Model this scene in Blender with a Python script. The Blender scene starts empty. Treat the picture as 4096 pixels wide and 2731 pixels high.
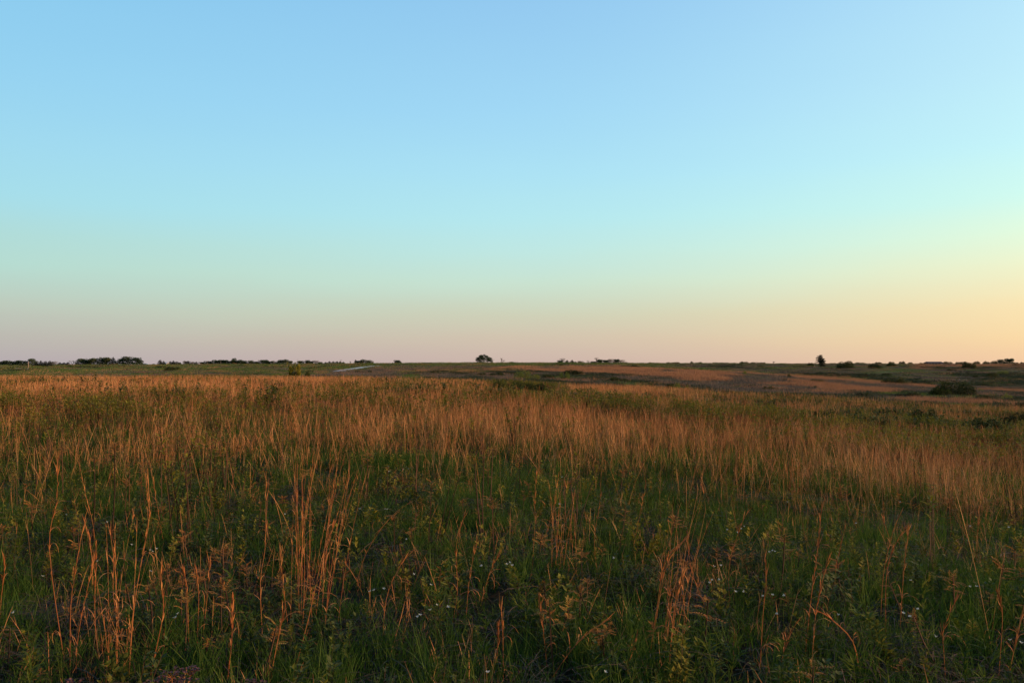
import bpy, math, random
import numpy as np
from mathutils import Vector
R = math.radians
SC = bpy.context.scene
COL = SC.collection
random.seed(7)
rng = np.random.default_rng(11)

# ------------------------------------------------------------------ camera
F = 3306.0
EYE = 1.7
HORIZ = 1455.0
PITCH = math.atan((HORIZ - 1365.5) / F)
cam = bpy.data.cameras.new('camera')
camo = bpy.data.objects.new('camera', cam)
COL.objects.link(camo)
cam.sensor_width = 36.0
cam.lens = 36.0 * F / 4096.0
cam.clip_start = 0.05
cam.clip_end = 20000
camo.location = (0, 0, EYE)
camo.rotation_euler = (math.pi / 2 + PITCH, 0, 0)
SC.camera = camo


def ray(px, py):
    dx = (px - 2048) / F
    dz = (1365.5 - py) / F
    c, s = math.cos(PITCH), math.sin(PITCH)
    return dx, c - dz * s, s + dz * c


# ------------------------------------------------------------------ noise
def vnoise(x, y, seed=0):
    x = np.asarray(x, dtype=np.float64)
    y = np.asarray(y, dtype=np.float64)
    xi = np.floor(x).astype(np.int64)
    yi = np.floor(y).astype(np.int64)
    fx = x - xi
    fy = y - yi
    fx = fx * fx * (3 - 2 * fx)
    fy = fy * fy * (3 - 2 * fy)

    def h(a, b):
        n = (a * 374761393 + b * 668265263 + seed * 1442695041) & 0xFFFFFFFF
        n = ((n ^ (n >> 13)) * 1274126177) & 0xFFFFFFFF
        n = n ^ (n >> 16)
        return (n & 0xFFFF) / 65535.0
    a = h(xi, yi)
    b = h(xi + 1, yi)
    c = h(xi, yi + 1)
    d = h(xi + 1, yi + 1)
    return (a * (1 - fx) + b * fx) * (1 - fy) + (c * (1 - fx) + d * fx) * fy


def fbm(x, y, seed=0, o=3):
    s = 0
    t = 0
    for i in range(o):
        s = s + vnoise(x * 2 ** i, y * 2 ** i, seed + i) / 2 ** i
        t += 1 / 2 ** i
    return s / t


def sstep(a, b, x):
    t = np.clip((np.asarray(x, dtype=np.float64) - a) / (b - a), 0, 1)
    return t * t * (3 - 2 * t)


# ------------------------------------------------------------------ terrain
DL = [1, 6, 15, 30, 45, 60, 75, 100, 130, 170, 220, 300, 400, 550, 750, 1200, 3000, 9000]
TB = {
    0:    [0, 0, 0, 0, 0, 0, -.4, -1.2, -1.8, -2.0, -1.6, -1.0, -.3, .7, 1.2, -4, -40, -200],
    700:  [0, 0, 0, 0, 0, .02, -.4, -1.2, -1.8, -2.0, -1.6, -.8, .1, 1.1, 1.7, -4, -40, -200],
    1300: [0, 0, 0, 0, 0, .0, -.4, -1.2, -1.8, -2.0, -1.3, -.3, .7, 1.7, 2.3, -4, -40, -200],
    1900: [0, 0, 0, -.02, -.1, -.26, -.6, -1.0, -.95, -.6, .0, .8, 1.5, 2.2, 2.7, -4, -40, -200],
    2500: [0, 0, -.08, -.3, -.55, -.75, -1.0, -1.6, -1.5, -.8, .2, .75, 1.1, 2.0, 2.5, -4, -40, -200],
    3100: [0, 0, -.3, -.9, -1.1, -1.3, -1.55, -2.3, -2.6, -1.9, -1.1, -2.6, -2.5, -.2, 2.2, -4, -40, -200],
    3600: [0, 0, -.5, -1.35, -1.65, -1.95, -2.2, -2.75, -2.9, -2.7, -4.0, -4.9, -3.2, -.4, 2.1, -4, -40, -200],
    4096: [0, 0, -.7, -1.6, -1.9, -2.2, -2.5, -2.85, -3.2, -4.2, -5.2, -5.2, -3.4, -.3, 2.1, -4, -40, -200],
}
for _k in TB:
    for _j, _s in ((12, .25), (13, .65), (14, .95)):
        TB[_k][_j] -= _s * (1 if _k < 1500 else .6 if _k < 3000 else .15)
_lx = np.linspace(math.log(1), math.log(9000), 600)
_ang = np.arange(-180, 180.5, 0.5)


def _gblur(a, sig, axis):
    n = int(sig * 3) + 1
    k = np.exp(-0.5 * (np.arange(-n, n + 1) / sig) ** 2)
    k /= k.sum()
    pad = [(0, 0), (0, 0)]
    pad[axis] = (n, n)
    ap = np.pad(a, pad, mode='edge')
    out = np.zeros_like(a)
    for i, w in enumerate(k):
        sl = [slice(None), slice(None)]
        sl[axis] = slice(i, i + a.shape[axis])
        out += w * ap[tuple(sl)]
    return out


_cols = []
_ca = []
flat = [0] * 14 + [0, -4, -40, -200]
_ca.append(-180); _cols.append(flat)
_ca.append(-70); _cols.append(TB[0])
for k in sorted(TB):
    _ca.append(math.degrees(math.atan((k - 2048) / F)))
    _cols.append(TB[k])
_ca.append(70); _cols.append(TB[4096])
_ca.append(180); _cols.append(flat)
_fine = np.array([np.interp(_lx, np.log(DL), c) for c in _cols])
_tab = np.array([[np.interp(a, _ca, _fine[:, j]) for j in range(600)] for a in _ang]) if False else \
    np.stack([np.interp(_ang, _ca, _fine[:, j]) for j in range(600)], axis=1)
_tab = _gblur(_tab, 5, 0)
_tab = _gblur(_tab, 5, 1)


def H(x, y):
    x = np.asarray(x, dtype=np.float64)
    y = np.asarray(y, dtype=np.float64)
    a = np.degrees(np.arctan2(x, y))
    r = np.hypot(x, y)
    d = np.maximum(r * np.cos(np.radians(np.clip(a, -31.8, 31.8))), 1.0)
    fi = (a + 180) / 0.5
    fj = (np.log(np.minimum(d, 8990)) - _lx[0]) / (_lx[1] - _lx[0])
    i = np.clip(fi.astype(int), 0, len(_ang) - 2)
    j = np.clip(fj.astype(int), 0, 598)
    u = fi - i
    v = fj - j
    t = (_tab[i, j] * (1 - u) + _tab[i + 1, j] * u) * (1 - v) + (_tab[i, j + 1] * (1 - u) + _tab[i + 1, j + 1] * u) * v
    n = (fbm(x / 6, y / 6, 3) - .5) * 0.14 * sstep(3, 12, r)
    n = n + (fbm(x / 40, y / 40, 8) - .5) * 0.8 * sstep(90, 200, r) * (1 - .75 * sstep(380, 600, r))
    return t + n


def H1(x, y):
    return float(H(np.array([x]), np.array([y]))[0])


_ts = np.exp(np.linspace(math.log(2.0), math.log(1500), 2500))


def hit(px, py, lift=0.0, tmin=2.0):
    dx, dy, dz = ray(px, py)
    X = dx * _ts
    Y = dy * _ts
    Z = EYE + dz * _ts
    g = H(X, Y) + lift
    m = (Z <= g) & (_ts >= tmin)
    k = int(np.argmax(m)) if m.any() else int(np.argmin(np.where(_ts > 500, Z - g, 1e9)))
    return float(X[k]), float(Y[k])


def at(px, d):
    return (px - 2048) / F * d, d


# ------------------------------------------------------------------ materials
def new_mat(name):
    m = bpy.data.materials.new(name)
    m.use_nodes = True
    nt = m.node_tree
    for n in list(nt.nodes):
        nt.nodes.remove(n)
    return m, nt, nt.nodes, nt.links


def ramp_node(N, stops):
    r = N.new('ShaderNodeValToRGB')
    while len(r.color_ramp.elements) > 1:
        r.color_ramp.elements.remove(r.color_ramp.elements[-1])
    r.color_ramp.elements[0].position = stops[0][0]
    r.color_ramp.elements[0].color = (*stops[0][1], 1)
    for p, c in stops[1:]:
        e = r.color_ramp.elements.new(p)
        e.color = (*c, 1)
    return r


def plant_mat(name, stops, trans=0.25, patch=0.25, scale=0.15, rnd=0.35, rough=0.75):
    """leaf or stem: colour varies by blade ('v'), by plant and by slow world patches"""
    m, nt, N, L = new_mat(name)
    out = N.new('ShaderNodeOutputMaterial')
    at_ = N.new('ShaderNodeAttribute'); at_.attribute_name = 'v'
    oi = N.new('ShaderNodeObjectInfo')
    geo = N.new('ShaderNodeNewGeometry')
    no = N.new('ShaderNodeTexNoise'); no.inputs['Scale'].default_value = scale; no.inputs['Detail'].default_value = 3
    L.new(geo.outputs['Position'], no.inputs['Vector'])
    mr = N.new('ShaderNodeMapRange'); mr.inputs[1].default_value = .3; mr.inputs[2].default_value = .7
    L.new(no.outputs['Fac'], mr.inputs[0])
    a = N.new('ShaderNodeMath'); a.operation = 'MULTIPLY'; a.inputs[1].default_value = 1 - patch - rnd
    L.new(at_.outputs['Fac'], a.inputs[0])
    b = N.new('ShaderNodeMath'); b.operation = 'MULTIPLY_ADD'; b.inputs[1].default_value = rnd
    L.new(oi.outputs['Random'], b.inputs[0]); L.new(a.outputs[0], b.inputs[2])
    c = N.new('ShaderNodeMath'); c.operation = 'MULTIPLY_ADD'; c.inputs[1].default_value = patch
    L.new(mr.outputs[0], c.inputs[0]); L.new(b.outputs[0], c.inputs[2])
    rp = ramp_node(N, stops)
    L.new(c.outputs[0], rp.inputs['Fac'])
    p = N.new('ShaderNodeBsdfPrincipled')
    p.inputs['Roughness'].default_value = rough
    p.inputs['Specular IOR Level'].default_value = 0.25
    L.new(rp.outputs[0], p.inputs['Base Color'])
    if trans > 0:
        t = N.new('ShaderNodeBsdfTranslucent')
        L.new(rp.outputs[0], t.inputs['Color'])
        mx = N.new('ShaderNodeMixShader'); mx.inputs[0].default_value = trans
        L.new(p.outputs[0], mx.inputs[1]); L.new(t.outputs[0], mx.inputs[2])
        L.new(mx.outputs[0], out.inputs['Surface'])
    else:
        L.new(p.outputs[0], out.inputs['Surface'])
    return m


def plain_mat(name, c1, c2, scale=4.0, rough=0.8, bump=0.0):
    m, nt, N, L = new_mat(name)
    out = N.new('ShaderNodeOutputMaterial')
    tc = N.new('ShaderNodeTexCoord')
    no = N.new('ShaderNodeTexNoise'); no.inputs['Scale'].default_value = scale; no.inputs['Detail'].default_value = 5
    L.new(tc.outputs['Object'], no.inputs['Vector'])
    rp = ramp_node(N, [(.3, c1), (.7, c2)])
    L.new(no.outputs['Fac'], rp.inputs['Fac'])
    p = N.new('ShaderNodeBsdfPrincipled'); p.inputs['Roughness'].default_value = rough
    L.new(rp.outputs[0], p.inputs['Base Color'])
    if bump:
        b = N.new('ShaderNodeBump'); b.inputs['Strength'].default_value = bump
        L.new(no.outputs['Fac'], b.inputs['Height']); L.new(b.outputs[0], p.inputs['Normal'])
    L.new(p.outputs[0], out.inputs['Surface'])
    return m


M = {}
M['green'] = plant_mat('green_blades', [(0, (.010, .026, .003)), (.4, (.036, .082, .009)), (.72, (.09, .15, .015)), (1, (.24, .25, .045))], .4, .2, .6, .25)
M['greenfar'] = plant_mat('field_green', [(0, (.045, .082, .018)), (.5, (.085, .13, .026)), (1, (.16, .165, .04))], .3, .4, .03)
M['dry'] = plant_mat('dry_stems', [(0, (.20, .062, .022)), (.3, (.41, .15, .05)), (.65, (.54, .25, .09)), (1, (.63, .37, .17))], .15, .25, .2)
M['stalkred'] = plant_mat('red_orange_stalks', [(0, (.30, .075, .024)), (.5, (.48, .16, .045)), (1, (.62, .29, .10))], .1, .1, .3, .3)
M['dryfar'] = plant_mat('dry_stems_far', [(0, (.20, .095, .05)), (.5, (.40, .185, .09)), (1, (.48, .25, .13))], .15, .3, .06)
M['grey'] = plant_mat('weathered_grass', [(0, (.065, .057, .042)), (.5, (.118, .095, .078)), (1, (.185, .14, .115))], .15, .4, .04)
M['litter'] = plant_mat('curled_dead_grass', [(0, (.030, .016, .008)), (.55, (.075, .043, .022)), (.85, (.17, .10, .06)), (1, (.34, .23, .15))], .1, .25, .3)
M['forb'] = plant_mat('forb_leaves', [(0, (.07, .085, .010)), (.4, (.17, .165, .016)), (.75, (.30, .23, .025)), (1, (.38, .17, .03))], .35, .3, .12)
M['forbdark'] = plant_mat('thicket_leaves', [(0, (.03, .045, .012)), (.5, (.07, .085, .016)), (1, (.15, .14, .025))], .25, .35, .08)
M['rust'] = plant_mat('rust_leaves', [(0, (.28, .09, .02)), (.5, (.42, .17, .03)), (1, (.40, .26, .05))], .3, .1, .5)
M['bushleaf'] = plant_mat('bush_leaves', [(0, (.009, .017, .004)), (.5, (.024, .038, .007)), (1, (.13, .13, .018))], .2, .05, .08, .2)
M['hollow'] = plant_mat('hollow_grass', [(0, (.035, .052, .022)), (.5, (.065, .08, .034)), (1, (.11, .11, .05))], .2, .4, .03)
M['stemred'] = plant_mat('red_brown_stems', [(0, (.05, .024, .012)), (1, (.12, .05, .024))], 0, .1, .5)
M['lance'] = plant_mat('lance_leaves', [(0, (.04, .07, .008)), (.6, (.09, .125, .012)), (1, (.27, .25, .03))], .4, .15, .4)
M['white'] = plant_mat('white_petals', [(0, (.5, .52, .50)), (1, (.76, .76, .7))], .3, .1, .5)
M['yellow'] = plain_mat('yellow_centre', (.5, .35, .03), (.6, .45, .05))
M['purple'] = plant_mat('dried_flower_heads', [(0, (.075, .028, .03)), (1, (.15, .06, .055))], 0, .1, .5)
M['leafdk'] = plant_mat('oak_leaves', [(0, (.025, .045, .018)), (.6, (.04, .065, .022)), (1, (.07, .09, .03))], .2, .1, .05)
M['leafmd'] = plant_mat('spring_leaves', [(0, (.045, .065, .028)), (.6, (.075, .095, .036)), (1, (.13, .12, .05))], .25, .1, .05)
M['cedar'] = plant_mat('cedar_needles', [(0, (.010, .015, .008)), (.6, (.020, .022, .010)), (1, (.05, .03, .015))], .05, .1, .05)
M['leafyl'] = plant_mat('willow_leaves', [(0, (.10, .13, .02)), (.6, (.17, .19, .03)), (1, (.26, .24, .045))], .4, .1, .05)
M['leafbr'] = plant_mat('budding_leaves', [(0, (.12, .08, .045)), (.6, (.17, .11, .06)), (1, (.22, .15, .08))], .25, .1, .05)
M['bark'] = plain_mat('bark', (.07, .055, .045), (.13, .10, .08), 3, .9)
M['barkpale'] = plain_mat('pale_bark', (.18, .14, .12), (.28, .21, .18), 3, .9)


def ground_mat():
    m, nt, N, L = new_mat('prairie_ground')
    out = N.new('ShaderNodeOutputMaterial')
    va = N.new('ShaderNodeAttribute'); va.attribute_name = 'zone'
    geo = N.new('ShaderNodeNewGeometry')
    n1 = N.new('ShaderNodeTexNoise'); n1.inputs['Scale'].default_value = 0.35; n1.inputs['Detail'].default_value = 8
    n2 = N.new('ShaderNodeTexNoise'); n2.inputs['Scale'].default_value = 14; n2.inputs['Detail'].default_value = 6
    L.new(geo.outputs['Position'], n1.inputs['Vector']); L.new(geo.outputs['Position'], n2.inputs['Vector'])
    ad = N.new('ShaderNodeMath'); ad.operation = 'ADD'
    L.new(n1.outputs['Fac'], ad.inputs[0]); L.new(n2.outputs['Fac'], ad.inputs[1])
    mr = N.new('ShaderNodeMapRange'); mr.inputs[1].default_value = .7; mr.inputs[2].default_value = 1.3
    mr.inputs[3].default_value = .6; mr.inputs[4].default_value = 1.35
    L.new(ad.outputs[0], mr.inputs[0])
    sc = N.new('ShaderNodeVectorMath'); sc.operation = 'SCALE'
    L.new(va.outputs['Color'], sc.inputs[0]); L.new(mr.outputs[0], sc.inputs['Scale'])
    bp = N.new('ShaderNodeBump'); bp.inputs['Strength'].default_value = 1.0; bp.inputs['Distance'].default_value = 0.5
    L.new(n1.outputs['Fac'], bp.inputs['Height'])
    b2 = N.new('ShaderNodeBump'); b2.inputs['Strength'].default_value = .8; b2.inputs['Distance'].default_value = .06
    L.new(n2.outputs['Fac'], b2.inputs['Height']); L.new(bp.outputs[0], b2.inputs['Normal'])
    p = N.new('ShaderNodeBsdfPrincipled'); p.inputs['Roughness'].default_value = .95
    p.inputs['Specular IOR Level'].default_value = .1
    L.new(sc.outputs[0], p.inputs['Base Color']); L.new(b2.outputs[0], p.inputs['Normal'])
    L.new(p.outputs[0], out.inputs['Surface'])
    return m


# ------------------------------------------------------------------ object helpers
def tag(o, label=None, cat=None, group=None, kind=None):
    if label: o['label'] = label
    if cat: o['category'] = cat
    if group: o['group'] = group
    if kind: o['kind'] = kind
    return o


def empty(name, loc, label, cat, group=None, rz=0, scale=(1, 1, 1)):
    o = bpy.data.objects.new(name, None)
    COL.objects.link(o)
    o.empty_display_size = .2
    o.location = loc
    o.rotation_euler = (0, 0, rz)
    o.scale = scale
    return tag(o, label, cat, group)


class MB:
    def __init__(s):
        s.v = []; s.f = []; s.a = []

    def quad(s, p, v):
        n = len(s.v)
        s.v += [tuple(q) for q in p]
        s.a += [v] * len(p)
        s.f.append(tuple(range(n, n + len(p))))

    def strip(s, pts, widths, side, v, v2=None):
        """ribbon through pts, half-widths along side"""
        n = len(s.v)
        m = len(pts)
        for i, (p, w) in enumerate(zip(pts, widths)):
            t = i / (m - 1)
            vv = v if v2 is None else v + (v2 - v) * t
            s.v.append((p[0] - side[0] * w, p[1] - side[1] * w, p[2] - side[2] * w))
            s.v.append((p[0] + side[0] * w, p[1] + side[1] * w, p[2] + side[2] * w))
            s.a += [vv, vv]
        for i in range(m - 1):
            s.f.append((n + 2 * i, n + 2 * i + 1, n + 2 * i + 3, n + 2 * i + 2))

    def tube(s, pts, rad, v, k=4, v2=None):
        n = len(s.v)
        m = len(pts)
        for i, (p, r) in enumerate(zip(pts, rad)):
            p = Vector(p)
            d = (Vector(pts[min(i + 1, m - 1)]) - Vector(pts[max(i - 1, 0)])).normalized()
            a = d.cross(Vector((0, 1, 0)) if abs(d.y) < .9 else Vector((1, 0, 0))).normalized()
            b = d.cross(a)
            vv = v if v2 is None else v + (v2 - v) * i / (m - 1)
            for q in range(k):
                t = 2 * math.pi * q / k
                s.v.append(tuple(p + (a * math.cos(t) + b * math.sin(t)) * r))
                s.a.append(vv)
        for i in range(m - 1):
            for q in range(k):
                s.f.append((n + i * k + q, n + i * k + (q + 1) % k, n + (i + 1) * k + (q + 1) % k, n + (i + 1) * k + q))
        s.f.append(tuple(n + (m - 1) * k + q for q in range(k)))

    def box(s, c, d, v=.5):
        x, y, z = c; a, b, e = d[0] / 2, d[1] / 2, d[2] / 2
        n = len(s.v)
        for i in (-1, 1):
            for j in (-1, 1):
                for k in (-1, 1):
                    s.v.append((x + i * a, y + j * b, z + k * e)); s.a.append(v)
        for f in ((0, 1, 3, 2), (4, 6, 7, 5), (0, 4, 5, 1), (2, 3, 7, 6), (0, 2, 6, 4), (1, 5, 7, 3)):
            s.f.append(tuple(n + i for i in f))

    def mesh(s, name, mat):
        me = bpy.data.meshes.new(name)
        me.from_pydata(s.v, [], s.f)
        at_ = me.attributes.new('v', 'FLOAT', 'POINT')
        at_.data.foreach_set('value', np.array(s.a, dtype=np.float32))
        me.materials.append(mat)
        me.update()
        return me

    def build(s, name, mat, parent=None, loc=None):
        o = bpy.data.objects.new(name, s.mesh(name, mat))
        COL.objects.link(o)
        if parent: o.parent = parent
        if loc: o.location = loc
        return o


def obj_from(me, name, parent=None):
    o = bpy.data.objects.new(name, me)
    COL.objects.link(o)
    if parent: o.parent = parent
    return o


def u(a, b): return random.uniform(a, b)


# ------------------------------------------------------------------ plant prototypes (meshes only)
def blade(mb, x, y, h, w, lean, bend, nseg=3, v=None):
    th = u(0, 6.283); ph = u(0, 6.283)
    dx, dy = math.cos(th), math.sin(th)
    sx, sy = math.cos(ph), math.sin(ph)
    pts = []; ws = []
    for i in range(nseg + 1):
        t = i / nseg
        o = lean * h * t + bend * h * t * t
        pts.append((x + dx * o, y + dy * o, h * (t - .35 * abs(bend) * t * t)))
        ws.append(w * .5 * (1 - .85 * t ** 1.5))
    mb.strip(pts, ws, (sx, sy, 0), u(0, 1) if v is None else v)


def green_tuft(n, rad, h0, h1, w, mat, nseg=3):
    mb = MB()
    for i in range(n):
        r = rad * math.sqrt(random.random()); t = u(0, 6.283)
        blade(mb, r * math.cos(t), r * math.sin(t), u(h0, h1) * (1 - .35 * r / rad), w * u(.6, 1.3), u(0, .35), u(0, .45), nseg)
    return mb


def dry_patch(n, rad, h0, h1, w, nseg=3, spik=True):
    mb = MB()
    for i in range(n):
        r = rad * math.sqrt(random.random()); t = u(0, 6.283)
        x, y = r * math.cos(t), r * math.sin(t)
        h = u(h0, h1) * (1 if random.random() < .75 else .6)
        th = u(0, 6.283) if random.random() < .5 else random.gauss(.5, .9); ln = abs(random.gauss(0, .13)); bd = abs(random.gauss(0, .14))
        if random.random() < .06: ln += u(.2, .6)
        dx, dy = math.cos(th), math.sin(th)
        ph = u(0, 6.283); sd = (math.cos(ph), math.sin(ph), 0)
        v = u(0, 1)
        pts = []; ws = []
        for k in range(nseg + 1):
            q = k / nseg
            o = ln * h * q + bd * h * q * q
            pts.append((x + dx * o, y + dy * o, h * q * (1 - .3 * ln)))
            ws.append(w * .5 * (.75 + .5 * (q > .6) - .75 * (q == 1)))
        mb.strip(pts, ws, sd, v)
        if spik:
            for k in range(random.randint(1, 4)):   # small side leaves and seed sprays
                q = u(.3, .95)
                o = ln * h * q + bd * h * q * q
                px, py, pz = x + dx * o, y + dy * o, h * q * (1 - .3 * ln)
                a2 = u(0, 6.283); l = u(.05, .13)
                mb.strip([(px, py, pz), (px + math.cos(a2) * l * .4, py + math.sin(a2) * l * .4, pz + l * .8)],
                         [w * .45, w * .1], (-math.sin(a2), math.cos(a2), 0), min(1, v + .1))
    return mb


def litter(n, rad, h, w):
    mb = MB()
    for i in range(n):
        r = rad * math.sqrt(random.random()); t = u(0, 6.283)
        x, y, z = r * math.cos(t), r * math.sin(t), u(0.02, h) * (1 - .5 * r / rad)
        th = u(0, 6.283); cz = u(-1, 1); l = u(.06, .2)
        pts = []; kx = u(-2.5, 2.5)
        ang = th; el = u(.2, 1.2)
        px, py, pz = x, y, z
        for k in range(5):
            pts.append((px, py, max(pz, .005)))
            px += math.cos(ang) * math.cos(el) * l / 4; py += math.sin(ang) * math.cos(el) * l / 4; pz += math.sin(el) * l / 4
            ang += kx / 4; el -= u(.3, .9)
        ph = u(0, 6.283)
        mb.strip(pts, [w * .5, w * .5, w * .45, w * .35, w * .1], (math.cos(ph) * .7, math.sin(ph) * .7, .7), u(0, 1))
    return mb


def leafquad(mb, p, d, up, l, w, v):
    """pointed leaf from p along d"""
    d = Vector(d).normalized(); s = d.cross(Vector(up)).normalized() if abs(d.dot(Vector(up))) < .98 else Vector((1, 0, 0))
    p = Vector(p)
    a = p + d * l * .45 + s * w * .5; b = p + d * l; c = p + d * l * .45 - s * w * .5
    b.z -= l * .12
    mb.quad([p, a, b, c], v)


def forb_plant(h, nst, lf, lw, top_only=True, spread=.12, dens=1.0):
    """upright leafy forb: returns stems, leaves"""
    st = MB(); lv = MB()
    for i in range(nst):
        th = u(0, 6.283); ln = u(.03, .25)
        hh = h * u(.75, 1.1)
        x0, y0 = u(-spread, spread), u(-spread, spread)
        pts = []
        for k in range(5):
            q = k / 4
            pts.append((x0 + math.cos(th) * ln * hh * q * q, y0 + math.sin(th) * ln * hh * q * q, hh * q))
        st.tube(pts, [.005 * (1 - .6 * k / 4) * (h / .7) for k in range(5)], u(0, 1), 3)
        nl = int((16 if top_only else 26) * dens)
        for k in range(nl):
            q = (u(.72, 1.0) if top_only else u(.2, 1.0))
            px = x0 + math.cos(th) * ln * hh * q * q; py = y0 + math.sin(th) * ln * hh * q * q; pz = hh * q
            a = k * 2.4 + u(-.3, .3); el = u(.0, .9) if top_only else u(.2, 1.0)
            l = lf * u(.6, 1.15) * (1.15 - .5 * q if not top_only else 1)
            leafquad(lv, (px, py, pz), (math.cos(a) * math.cos(el), math.sin(a) * math.cos(el), math.sin(el)), (0, 0, 1), l, lw * u(.7, 1.2), u(0, 1))
    return st, lv


def sumac(h, nst=1):
    """stem crowned by drooping feathered leaves"""
    st = MB(); lv = MB()
    for s in range(nst):
        th = u(0, 6.283); ln = u(.0, .15); x0, y0 = u(-.1, .1) * (nst > 1), u(-.1, .1) * (nst > 1)
        hh = h * u(.8, 1.1)
        top = Vector((x0 + math.cos(th) * ln * hh, y0 + math.sin(th) * ln * hh, hh))
        st.tube([(x0, y0, 0), ((x0 + top.x) / 2, (y0 + top.y) / 2 + .01, hh * .5), tuple(top)], [.006, .005, .004], u(0, 1), 4)
        for k in range(random.randint(6, 10)):
            a = k * 2.4 + u(-.4, .4); el = u(.2, 1.1); l = u(.05, .11)
            d = Vector((math.cos(a) * math.cos(el), math.sin(a) * math.cos(el), math.sin(el)))
            base = top - Vector((0, 0, u(0, .12)))
            v0 = u(0, 1)
            for j in range(1, 7):
                q = j / 6
                p = base + d * l * q - Vector((0, 0, .35 * l * q * q))
                for sgn in (-1, 1):
                    s_ = Vector((-math.sin(a), math.cos(a), 0)) * sgn
                    leafquad(lv, p, s_ * .8 + d * .6, (0, 0, 1),   .028 * (1.1 - .5 * q), .010, min(1, max(0, v0 + u(-.2, .2))))
            leafquad(lv, base + d * l - Vector((0, 0, .35 * l)), d, (0, 0, 1), .028, .010, v0)
    return st, lv


def merge(st, lv):
    mb = MB()
    for q in (st, lv):
        n = len(mb.v); mb.v += q.v; mb.a += q.a; mb.f += [tuple(i + n for i in f) for f in q.f]
    return mb


def two_mat(st, lv, name, m1, m2):
    mb = merge(st, lv)
    me = mb.mesh(name, m1)
    me.materials.append(m2)
    mi = np.zeros(len(mb.f), dtype=np.int32); mi[len(st.f):] = 1
    me.polygons.foreach_set('material_index', mi)
    return me


# ------------------------------------------------------------------ scatter (uncountable ground cover: one object per kind)
def scatter(name, protos, P, idx, rot, scl, label, cat):
    """P (n,3); protos = list of meshes"""
    pc = bpy.data.collections.new(name + '_kinds')
    for i, me in enumerate(protos):
        o = bpy.data.objects.new('%s_kind_%03d' % (name, i), me)
        pc.objects.link(o)
    me = bpy.data.meshes.new(name)
    n = len(P)
    me.vertices.add(n)
    me.vertices.foreach_set('co', np.asarray(P, dtype=np.float32).ravel())
    a = me.attributes.new('kind_index', 'INT', 'POINT'); a.data.foreach_set('value', np.asarray(idx, dtype=np.int32))
    a = me.attributes.new('turn', 'FLOAT_VECTOR', 'POINT'); a.data.foreach_set('vector', np.asarray(rot, dtype=np.float32).ravel())
    a = me.attributes.new('size', 'FLOAT_VECTOR', 'POINT'); a.data.foreach_set('vector', np.asarray(scl, dtype=np.float32).ravel())
    o = bpy.data.objects.new(name, me)
    COL.objects.link(o)
    tag(o, label, cat, kind='stuff')
    g = bpy.data.node_groups.new(name + '_scatter', 'GeometryNodeTree')
    g.interface.new_socket('Geometry', in_out='INPUT', socket_type='NodeSocketGeometry')
    g.interface.new_socket('Geometry', in_out='OUTPUT', socket_type='NodeSocketGeometry')
    N, L = g.nodes, g.links
    gi = N.new('NodeGroupInput'); go = N.new('NodeGroupOutput')
    ip = N.new('GeometryNodeInstanceOnPoints'); ip.inputs['Pick Instance'].default_value = True
    ci = N.new('GeometryNodeCollectionInfo'); ci.inputs['Collection'].default_value = pc
    ci.inputs['Separate Children'].default_value = True; ci.inputs['Reset Children'].default_value = True

    def na(nm, ty):
        q = N.new('GeometryNodeInputNamedAttribute'); q.data_type = ty; q.inputs['Name'].default_value = nm
        return q.outputs['Attribute']
    er = N.new('FunctionNodeEulerToRotation')
    L.new(na('turn', 'FLOAT_VECTOR'), er.inputs[0])
    L.new(gi.outputs[0], ip.inputs['Points']); L.new(ci.outputs[0], ip.inputs['Instance'])
    L.new(na('kind_index', 'INT'), ip.inputs['Instance Index'])
    L.new(er.outputs[0], ip.inputs['Rotation']); L.new(na('size', 'FLOAT_VECTOR'), ip.inputs['Scale'])
    L.new(ip.outputs[0], go.inputs[0])
    md = o.modifiers.new('scatter', 'NODES'); md.node_group = g
    return o


def wedge(r0, r1, per_m2, amin=-56, amax=62):
    """random points in a ring sector, uniform per area"""
    area = .5 * math.radians(amax - amin) * (r1 * r1 - r0 * r0)
    n = int(area * per_m2)
    r = np.sqrt(rng.uniform(r0 * r0, r1 * r1, n)); a = np.radians(rng.uniform(amin, amax, n))
    return r * np.sin(a), r * np.cos(a)


class Cloud:
    def __init__(s): s.P = []; s.i = []; s.r = []; s.s = []

    def add(s, x, y, idx0, nvar, keep, smin=.75, smax=1.25, tilt=.06, sink=.02, hs=None):
        k = rng.random(len(x)) < keep
        x, y = x[k], y[k]
        n = len(x)
        z = H(x, y) - sink
        s.P.append(np.stack([x, y, z], 1))
        s.i.append(idx0 + rng.integers(0, nvar, n))
        s.r.append(np.stack([rng.normal(0, tilt, n), rng.normal(0, tilt, n), rng.uniform(0, 6.283, n)], 1))
        q = rng.uniform(smin, smax, n)
        hz = q * (1 if hs is None else hs(x, y))
        s.s.append(np.stack([q, q, hz], 1))

    def emit(s, name, protos, label, cat):
        P = np.concatenate(s.P)
        print('scatter', name, len(P))
        return scatter(name, protos, P, np.concatenate(s.i), np.concatenate(s.r), np.concatenate(s.s), label, cat)


def pxof(x, y): return 2048 + F * x / np.maximum(y, .5)


def pyof(x, y): return HORIZ + F * (EYE - H(x, y)) / np.maximum(y, .5)


def lr(px):
    """weights of left, middle, right thirds"""
    r = sstep(2300, 3100, px); l = 1 - sstep(1300, 2100, px)
    return l, np.clip(1 - l - r, 0, 1), r


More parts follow.
